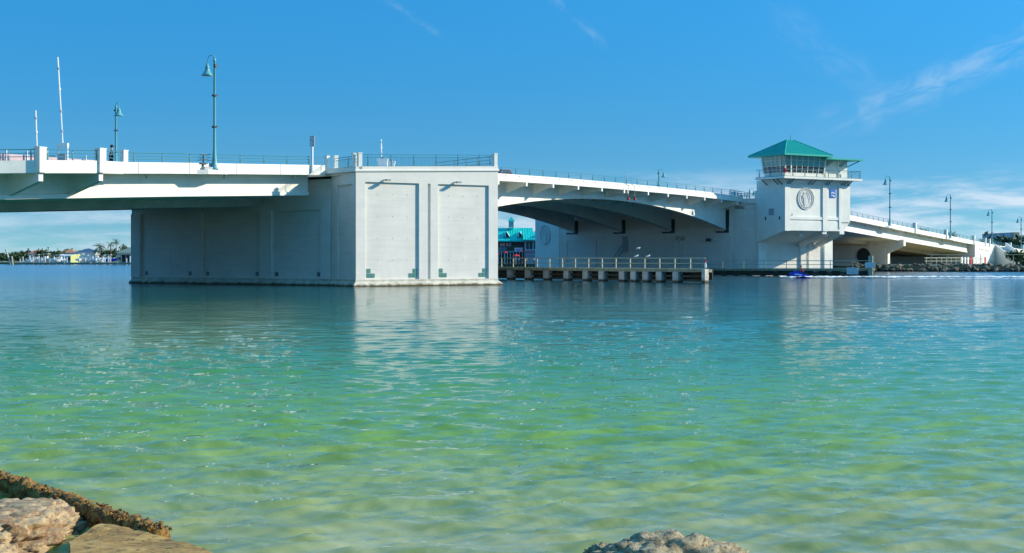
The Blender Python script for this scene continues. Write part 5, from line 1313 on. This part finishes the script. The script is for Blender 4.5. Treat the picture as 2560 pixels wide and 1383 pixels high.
for px, yb, yt, yy0, par in ((1267, 592, 578.5, YR + 0.3, r1), (1300, 592, 578.5, YR + 0.3, r1), (1349, 594, 582.5, YR - 2.4, r2)):
    s_ = YR / FP; w_ = 7.5 * s_; x = xr(px); z0, z1 = zr_(yb), zr_(yt)
    d_ = obj('dormer', MB().loop_pair([(x - w_, yy0 - .5, z0), (x, yy0 - .5, z1), (x + w_, yy0 - .5, z0), (x + w_ * .8, yy0 - .5, z0 - .1), (x, yy0 - .5, z1 - .32), (x - w_ * .8, yy0 - .5, z0 - .1)],
             [(x - w_, yy0 + 3.4, z0), (x, yy0 + 3.4, z1), (x + w_, yy0 + 3.4, z0), (x + w_ * .8, yy0 + 3.4, z0 - .1), (x, yy0 + 3.4, z1 - .32), (x - w_ * .8, yy0 + 3.4, z0 - .1)]), M['tealroof2'], rst)
    obj('dormer_window', MB().loop_pair([(x - w_ * .62, yy0, z0 - .1), (x, yy0, z1 - .4), (x + w_ * .62, yy0, z0 - .1)], [(x - w_ * .62, yy0 + 1.6, z0 - .1), (x, yy0 + 1.6, z1 - .4), (x + w_ * .62, yy0 + 1.6, z0 - .1)]), M['glass'], d_)
    obj('dormer_trim', MB().tube([(x, yy0 - .55, z1 - .05), (x + w_, yy0 - .55, z0 - .02)], .09, 4).tube([(x - w_ * .45, yy0 - .5, z0 - .1), (x - w_ * .45, yy0 - .5, z0 + .6)], .07, 4), M['white'], d_)
# cupola
cx = xr(1278); cw = 6.5 * YR / FP
cu = obj('cupola', MB().box(G, cx - cw, cx + cw, YR + 3, YR + 3 + 2 * cw, zr_(571), zr_(552)), M['white'], rst)
for i in (-1, 0, 1): obj('louvre', MB().box(G, cx + i * cw * .6 - cw * .22, cx + i * cw * .6 + cw * .22, YR + 2.95, YR + 3, zr_(566), zr_(554)), M['greymetal'], cu)
mb = MB(); e = cw * 1.45; yc = YR + 3 + cw; zz = zr_(552)
base = [(cx - e, yc - e, zz), (cx + e, yc - e, zz), (cx + e, yc + e, zz), (cx - e, yc + e, zz)]; ap = (cx, yc, zr_(541))
for i in range(4): mb.face([base[i], base[(i + 1) % 4], ap])
mb.face(base[::-1]); obj('cupola_roof', mb, M['tealroof2'], cu)
def rwin(x0, x1, y0, y1, yf, par, nm='window', fm='bluegrey'):
    f = obj(nm, MB().box(G, x0 - .1, x1 + .1, yf - .08, yf, zr_(y1) - .1, zr_(y0) + .1), M[fm], par)
    obj('pane', MB().box(G, x0, x1, yf - .11, yf - .08, zr_(y1), zr_(y0)), M['glass'], f)
for a, b_ in ((1250.5, 1255), (1257, 1261.5), (1266, 1270.5), (1273, 1277)): rwin(xr(a), xr(b_), 608, 615, YR - .02, rst)
obj('siding_panel', MB().box(G, xr(1244), xr(1266), YR - .3, YR - .02, zr_(627), zr_(618)), M['greycloth'], rst)
for a in (1314, 1323.5, 1333.5, 1343.5): rwin(xr(a), xr(a + 7.8), 604, 623.5, YR - 2.52, rst, fm='white')
rwin(xr(1356), xr(1360), 604, 623.5, YR - 2.52, rst)
obj('hanging_panel', MB().box(G, xr(1351.5), xr(1355), YR - 2.7, YR - 2.55, zr_(622), zr_(604)), M['white'], rst)
obj('sign_band', MB().box(G, xr(1311), xr(1362), YR - 2.9, YR - 2.52, zr_(632.5), zr_(625)), M['bluegrey'], rst)
obj('lower_band', MB().box(G, xr(1311), xr(1354), YR - 2.75, YR - 2.52, zr_(639), zr_(633)), M['bluegrey'], rst)
for i in range(9):
    px = 1246 + i * 7.5; obj('porch_post', MB().box(G, xr(px) - .07, xr(px) + .07, YR - 1.0, YR - .86, gz, zr_(629)), M['white'], rst)
obj('porch_beam', MB().box(G, XL, xr(1310), YR - 1.05, YR - .8, zr_(630.5), zr_(628)), M['bluegrey'], rst)
obj('dark_porch', MB().box(G, XL, xr(1310), YR - .06, YR - .01, gz, zr_(630)), M['wale'], rst)
obj('boardwalk', MB().box(G, XL - 5, xr(1372), YR - 7, YR + 12, 0.6, gz), M['wale'], rst)
for px in range(1240, 1372, 9): obj('boardwalk_pile', MB().box(G, xr(px) - .15, xr(px) + .15, YR - 7.1, YR - 6.8, -2, .9), M['greytimber'], rst)
def text(body, loc, size, m, parent, name='lettering', rz=0.0, ext=0.02):
    cu_ = bpy.data.curves.new(name, 'FONT'); cu_.body = body; cu_.size = size; cu_.extrude = ext; cu_.align_x = 'CENTER'; cu_.align_y = 'CENTER'; cu_.materials.append(M[m])
    tmp = bpy.data.objects.new('tmp', cu_); me_ = bpy.data.meshes.new_from_object(tmp); bpy.data.objects.remove(tmp); me_.materials.clear(); me_.materials.append(M[m])
    o = bpy.data.objects.new(name, me_); COL.objects.link(o); o.parent = parent; o.location = Vector(loc) - (wloc(parent) if parent else Vector()); o.rotation_euler = (R(90), 0, rz); return o
text('Gators', (xr(1324.5), YR - 2.93, zr_(628.6)), 0.95, 'red', rst).scale = (1.35, 1, 1)
text('WORLD', (xr(1352), YR - 2.93, zr_(628.8)), 0.55, 'blue', rst).scale = (1.2, 1, 1)
# banner
bn = thing('banner', 'pale blue banner with a dark winged mark hanging on the restaurant porch', 'banner', (xr(1296), YR - 1.5, zr_(630)))
obj('cloth', MB().box(G, xr(1286), xr(1306.5), YR - 1.5, YR - 1.44, zr_(629.5), zr_(619.5)), M['concblue'], bn)
zc_ = zr_(624); xc_ = xr(1296)
obj('winged_mark', MB().loop_pair([(xc_ - .7, YR - 1.52, zc_ + .15), (xc_, YR - 1.52, zc_ - .05), (xc_ + .7, YR - 1.52, zc_ + .15), (xc_ + .25, YR - 1.52, zc_ - .2), (xc_, YR - 1.52, zc_ - .3), (xc_ - .25, YR - 1.52, zc_ - .2)],
     [(xc_ - .7, YR - 1.5, zc_ + .15), (xc_, YR - 1.5, zc_ - .05), (xc_ + .7, YR - 1.5, zc_ + .15), (xc_ + .25, YR - 1.5, zc_ - .2), (xc_, YR - 1.5, zc_ - .3), (xc_ - .25, YR - 1.5, zc_ - .2)]), M['bluehull'], bn)
for px, y_, w_, lb in ((1263, 627, 8, 'red patio umbrella on the restaurant deck, the tall one in the middle'), (1247, 631, 6, 'red patio umbrella beside the near pier edge'), (1289, 635, 11, 'low wide red and white patio umbrella below the banner')):
    s_ = YR / FP; x = xr(px); y = YR - 4; z = zr_(y_); w_ *= s_
    um = thing('patio_umbrella', lb, 'umbrella', (x, y, gz), 'patio umbrellas of the restaurant')
    obj('canopy', MB().lathe((x, y, z - .5), [(w_, 0), (w_ * .55, .28), (.04, .5)], 8), M['redcloth'], um)
    obj('pole', MB().tube([(x, y, gz), (x, y, z)], .04, 5), M['white'], um)
rr = random.Random(3)
for i, (px, sh, lb) in enumerate([(1287, 'whitecloth', 'in white shirt under the low umbrella'), (1297, 'whitecloth', 'in white shirt right of the low umbrella'), (1305, 'redcloth', 'in red shirt beside the porch post'), (1315, 'greycloth', 'in grey shirt left of the lamp post'), (1334, 'whitecloth', 'in white shirt below the red lettering'), (1348, 'whitecloth', 'in white shirt at the right end of the deck')]):
    person('restaurant guest ' + lb, (xr(px), YR - 5.5, gz - .1), rr.uniform(-2, 2), sh, 'greycloth', group='guests on the restaurant deck')
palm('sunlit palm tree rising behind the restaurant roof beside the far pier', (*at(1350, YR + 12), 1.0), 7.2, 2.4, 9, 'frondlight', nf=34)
mb = MB(); mb.prism([(-60, YR - 1), (14, YR - 1), (20, 420), (-100, 420)], -2, 0.58); struct('restaurant_shore', mb, M['grassm'])

# ================================================================== right hand buildings and trees
bb = thing('apartment_building', 'stepped beige apartment building with flat roof terraces at the right edge of the picture', 'building', (*at(2540, 460), 1))
YB = 460; xb = lambda px: at(px, YB)[0]; zz_ = lambda y: zy(y, YB)
obj('block', MB().box(G, xb(2512), xb(2536), YB, YB + 22, 1, zz_(582)), M['bluegrey'], bb)  # shaded part of the building, its bluish shade put into the wall colour
obj('block', MB().box(G, xb(2531), xb(2546), YB - 1, YB + 20, 1, zz_(581)), M['tan'], bb)
obj('block', MB().box(G, xb(2546), xb(2600), YB + 1, YB + 24, 1, zz_(588)), M['tan'], bb)
obj('block', MB().box(G, xb(2509), xb(2600), YB - 4, YB, 1, zz_(602)), M['bluegrey'], bb)
obj('parapet', MB().box(G, xb(2506), xb(2513), YB, YB + 6, zz_(592), zz_(589.5)), M['greymetal'], bb)
for a, b_ in ((2513, 2528), (2532, 2547), (2551, 2570)):
    obj('awning', MB().box(G, xb(a), xb(b_), YB - 7, YB - 4, zz_(602), zz_(600.6)), M['white'], bb)
for i in range(7):
    f = obj('window', MB().box(G, xb(2514 + i * 8), xb(2520 + i * 8), YB - 4.15, YB - 4.01, zz_(612), zz_(604)), M['white'], bb)
    obj('pane', MB().box(G, xb(2514.6 + i * 8), xb(2519.4 + i * 8), YB - 4.2, YB - 4.16, zz_(611.5), zz_(604.5)), M['glass'], f)
for i, (px, Y, w_, h_, lb) in enumerate([(2512, 400, 9, 8.0, 'dark tree at the left foot of the apartment building'), (2526, 392, 8, 7.2, 'dark green tree below the left awning'), (2541, 385, 9, 7.2, 'dark tree below the right awning'), (2558, 380, 9, 7.4, 'dark tree at the right edge of the picture'), (2552, 300, 4, 3.0, 'round shrub beside the fence at the right edge'), (2490, 410, 10, 3.5, 'low tree just right of the stair head'), (2440, 420, 12, 6.2, 'tree showing above the ramp left of the stairs'), (2460, 430, 10, 5.6, 'second tree above the ramp left of the stairs')]):
    x, y = at(px, Y); tree(lb, 'tree', (x, y, 1), w_, h_, 70 + i)
palm('palm crown showing above the right span between its first two lamps', (*at(2315, 420), 1), 9.2, 2.6, 21)
palm('palm crown showing above the right span beside the second lamp', (*at(2377, 430), 1), 8.2, 2.6, 22)
palm('small palm left of the staircase above the ramp', (*at(2453, 430), 1), 6.8, 2.0, 23)
# dry bushes along the shore top
for i in range(26):
    x = 98 + i * 0.9 + rl_.random(); y = shore_y(x) + 6 + rl_.random() * 4
    tree('dry low bush on the bank above the right hand rocks', 'bush', (x, y, 1.0), 1.6 + rl_.random(), .9 + .5 * rl_.random(), 100 + i, 'dry_bush', 'dry bushes on the right bank')

# ================================================================== FOREGROUND
def fg(px, y, z):           # ground point of a foreground feature at height z
    Y = FP * (HC - z) / (y - 645); return Vector(((px - 1280) / FP * Y, Y, z))
def rock_mesh(name, cx_, cy_, cz_, rx, ry, rz, m, seed, sub=5, amp=.32, cracks=.05, flat=None):
    bm = bmesh.new(); bmesh.ops.create_icosphere(bm, subdivisions=sub, radius=1.0); sv = Vector((seed * 3.1, seed * 1.7, seed))
    for v in bm.verts:
        p = v.co.copy()
        d = 1 + amp * noise.noise(p * 1.1 + sv) + amp * .5 * noise.noise(p * 2.6 + sv) + cracks * noise.turbulence(p * 7 + sv, 4, False) + .035 * noise.noise(p * 24 + sv) + .02 * noise.noise(p * 48 + sv)
        d -= cracks * 1.2 * max(0, 1 - 6 * abs(noise.noise(p * 2.2 + sv * 2)))
        q = Vector((p.x * rx, p.y * ry, p.z * rz)) * d
        if flat is not None and q.z > flat: q.z = flat + (q.z - flat) * .25
        cell = noise.voronoi(p * 2.3 + sv, distance_metric='DISTANCE', exponent=2.5)[0]
        q *= 1 - cracks * 1.6 * max(0.0, 1 - (cell[1] - cell[0]) * 7) - cracks * .5 * max(0.0, 1 - (lambda c: c[1] - c[0])(noise.voronoi(p * 6 + sv)[0]) * 6)
        v.co = q + Vector((cx_, cy_, cz_))
    me = bpy.data.meshes.new(name); bm.to_mesh(me); bm.free(); me.materials.append(m); me.shade_smooth(); return me
def stone_mat(name, c0, c1, c2, scale=6, bump=.02):
    m = bpy.data.materials.new(name); m.use_nodes = True; t = NT(m.node_tree); b = m.node_tree.nodes['Principled BSDF']
    pos = t.n('ShaderNodeNewGeometry').outputs['Position']
    a = t.noise(pos, scale, 8, .7); c = t.noise(t.map(pos, (1, 1, 1), loc=(4, 9, 2)), scale * 3.5, 6, .7)
    col = t.mix(t.ss(a, .38, .62), (*c0, 1), (*c1, 1)); col = t.mix(t.ss(c, .52, .66), col, (*c2, 1))
    t.put(b.inputs['Base Color'], col); b.inputs['Roughness'].default_value = .85
    hgt = t.m('ADD', t.m('MULTIPLY', a, 1.0), t.m('MULTIPLY', t.noise(pos, scale * 9, 6, .7), .5))
    t.put(b.inputs['Normal'], t.n('ShaderNodeBump', i_Strength=1.0, i_Distance=bump, i_Height=hgt)); return m
M['limestone'] = stone_mat('warm_limestone', (.30, .18, .09), (.56, .41, .23), (.15, .07, .04), 5, .035)
M['slab'] = stone_mat('brown_slab', (.34, .18, .045), (.52, .31, .09), (.10, .055, .02), 3.5, .015)
M['oyster'] = stone_mat('oyster_crust', (.13, .05, .012), (.44, .24, .05), (.05, .02, .01), 18, .02)
M['coquina'] = stone_mat('grey_coquina', (.32, .25, .15), (.56, .46, .29), (.11, .08, .05), 9, .04)
# crusted beam: runs from the left edge down to the right
P0, P1 = fg(-120, 1160, .16), fg(405, 1338, .12); d = (P1 - P0); Lb = d.length; d.normalize(); s_ = Vector((d.y, -d.x, 0))
beam = thing('seawall_beam', 'narrow old seawall beam crusted with oysters running along the water in the lower left corner', 'seawall beam', tuple(P0))
mb = MB(); n = 260; m_ = 16
secs = []
for i in range(n + 1):
    u = i / n; c = P0 + d * Lb * u; fade = min(1, (1 - u) * 14 + .15)
    sec = []
    for j in range(m_):
        a = 2 * math.pi * j / m_; rad = .10 * (.8 + .2 * fade)
        q = c + s_ * math.cos(a) * rad + Vector((0, 0, math.sin(a) * rad * 1.1 - .03))
        nn_ = noise.noise(q * 9) * .05 + noise.noise(q * 26) * .03 + noise.noise(q * 4) * .03 + noise.noise(q * 60) * .012
        sec.append(q + (s_ * math.cos(a) + Vector((0, 0, math.sin(a)))) * nn_ * fade)
    secs.append(sec)
mb.sweep(secs); obj('crusted_beam', mb, M['oyster'], beam, True)
sh = MB(); rr = random.Random(8)
for i in range(1500):
    u = rr.random(); c = P0 + d * Lb * u + s_ * rr.uniform(-.09, .09) + Vector((0, 0, rr.uniform(0.0, .075)))
    a = Vector((rr.gauss(0, 1), rr.gauss(0, 1), abs(rr.gauss(0, 1)))).normalized(); b_ = a.orthogonal().normalized() * rr.uniform(.012, .03); c2 = a.cross(b_).normalized() * rr.uniform(.01, .022)
    sh.loop_pair([c - b_, c - c2, c + b_, c + c2], [tuple(Vector(p) + a * .02) for p in (c - b_ * .4, c - c2 * .4, c + b_ * .5, c + c2 * .4)])
o = obj('oyster_shells', sh, M['oyster'], beam); o['kind'] = 'stuff'
# wall under the beam down to the bed
obj('beam_footing', MB().loop_pair([tuple(P0 + s_ * .05 + Vector((0, 0, -.1))), tuple(P0 - s_ * .05 + Vector((0, 0, -.1))), tuple(P0 - s_ * .05 + Vector((0, 0, -1.2))), tuple(P0 + s_ * .05 + Vector((0, 0, -1.2)))],
     [tuple(P1 + s_ * .05 + Vector((0, 0, -.1))), tuple(P1 - s_ * .05 + Vector((0, 0, -.1))), tuple(P1 - s_ * .05 + Vector((0, 0, -1.2))), tuple(P1 + s_ * .05 + Vector((0, 0, -1.2)))]), M['slab'], beam)
# flat broken slab
sp = [(172, 1352), (255, 1306), (330, 1322), (415, 1343), (560, 1392), (640, 1430), (430, 1470), (190, 1470)]
top = [fg(px, y, .14 + (.02 if i in (1, 2) else 0)) for i, (px, y) in enumerate(sp)]
bm = bmesh.new(); vs = [bm.verts.new(p) for p in top]; f = bm.faces.new(vs)
ex = bmesh.ops.extrude_face_region(bm, geom=[f]); bmesh.ops.translate(bm, vec=(0, 0, -.45), verts=[v for v in ex['geom'] if isinstance(v, bmesh.types.BMVert)])
bmesh.ops.triangulate(bm, faces=bm.faces[:]); bmesh.ops.subdivide_edges(bm, edges=bm.edges[:], cuts=7, use_grid_fill=True); bmesh.ops.recalc_face_normals(bm, faces=bm.faces[:])
for v in bm.verts: 
    nz = noise.noise(v.co * 3) * .03 + noise.noise(v.co * 11) * .012
    v.co += Vector((noise.noise(v.co * 7) * .02, noise.noise(v.co * 6 + Vector((3, 1, 2))) * .02, nz))
me = bpy.data.meshes.new('broken_slab'); bm.to_mesh(me); bm.free(); me.materials.append(M['slab'])
o = bpy.data.objects.new('broken_slab', me); COL.objects.link(o); tag(o, 'flat brown broken concrete slab beside the crusted beam in the lower left corner', 'slab')
# big limestone boulders
def rock_obj(label, me, cat='rock', name='boulder'):
    o = bpy.data.objects.new(name, me); COL.objects.link(o); return tag(o, label, cat)
c = fg(60, 1345, .05)
rock_obj('large pitted pinkish limestone boulder in the lower left corner', rock_mesh('boulder', -4.72, 13.25, -.04, .82, 1.25, .40, M['limestone'], 4, 6, .30, .06, flat=.30))
c = fg(20, 1450, .1)
rock_obj('dark undercut stone below the limestone boulder at the bottom left corner', rock_mesh('boulder', c.x, c.y, -.1, .6, .35, .28, M['limestone'], 7, 5, .25, .06))
c = fg(1660, 1400, .1)
rock_obj('rough grey coquina boulder breaking the water at the bottom of the picture right of centre', rock_mesh('boulder', c.x + .02, c.y - .12, -.12, .98, .55, .45, M['coquina'], 11, 6, .14, .07))
c = fg(1498, 1372, .12)
rock_obj('small jagged stone lying on the left shoulder of the grey coquina boulder', rock_mesh('boulder', c.x, c.y - .02, .10, .12, .10, .07, M['coquina'], 15, 4, .4, .2))
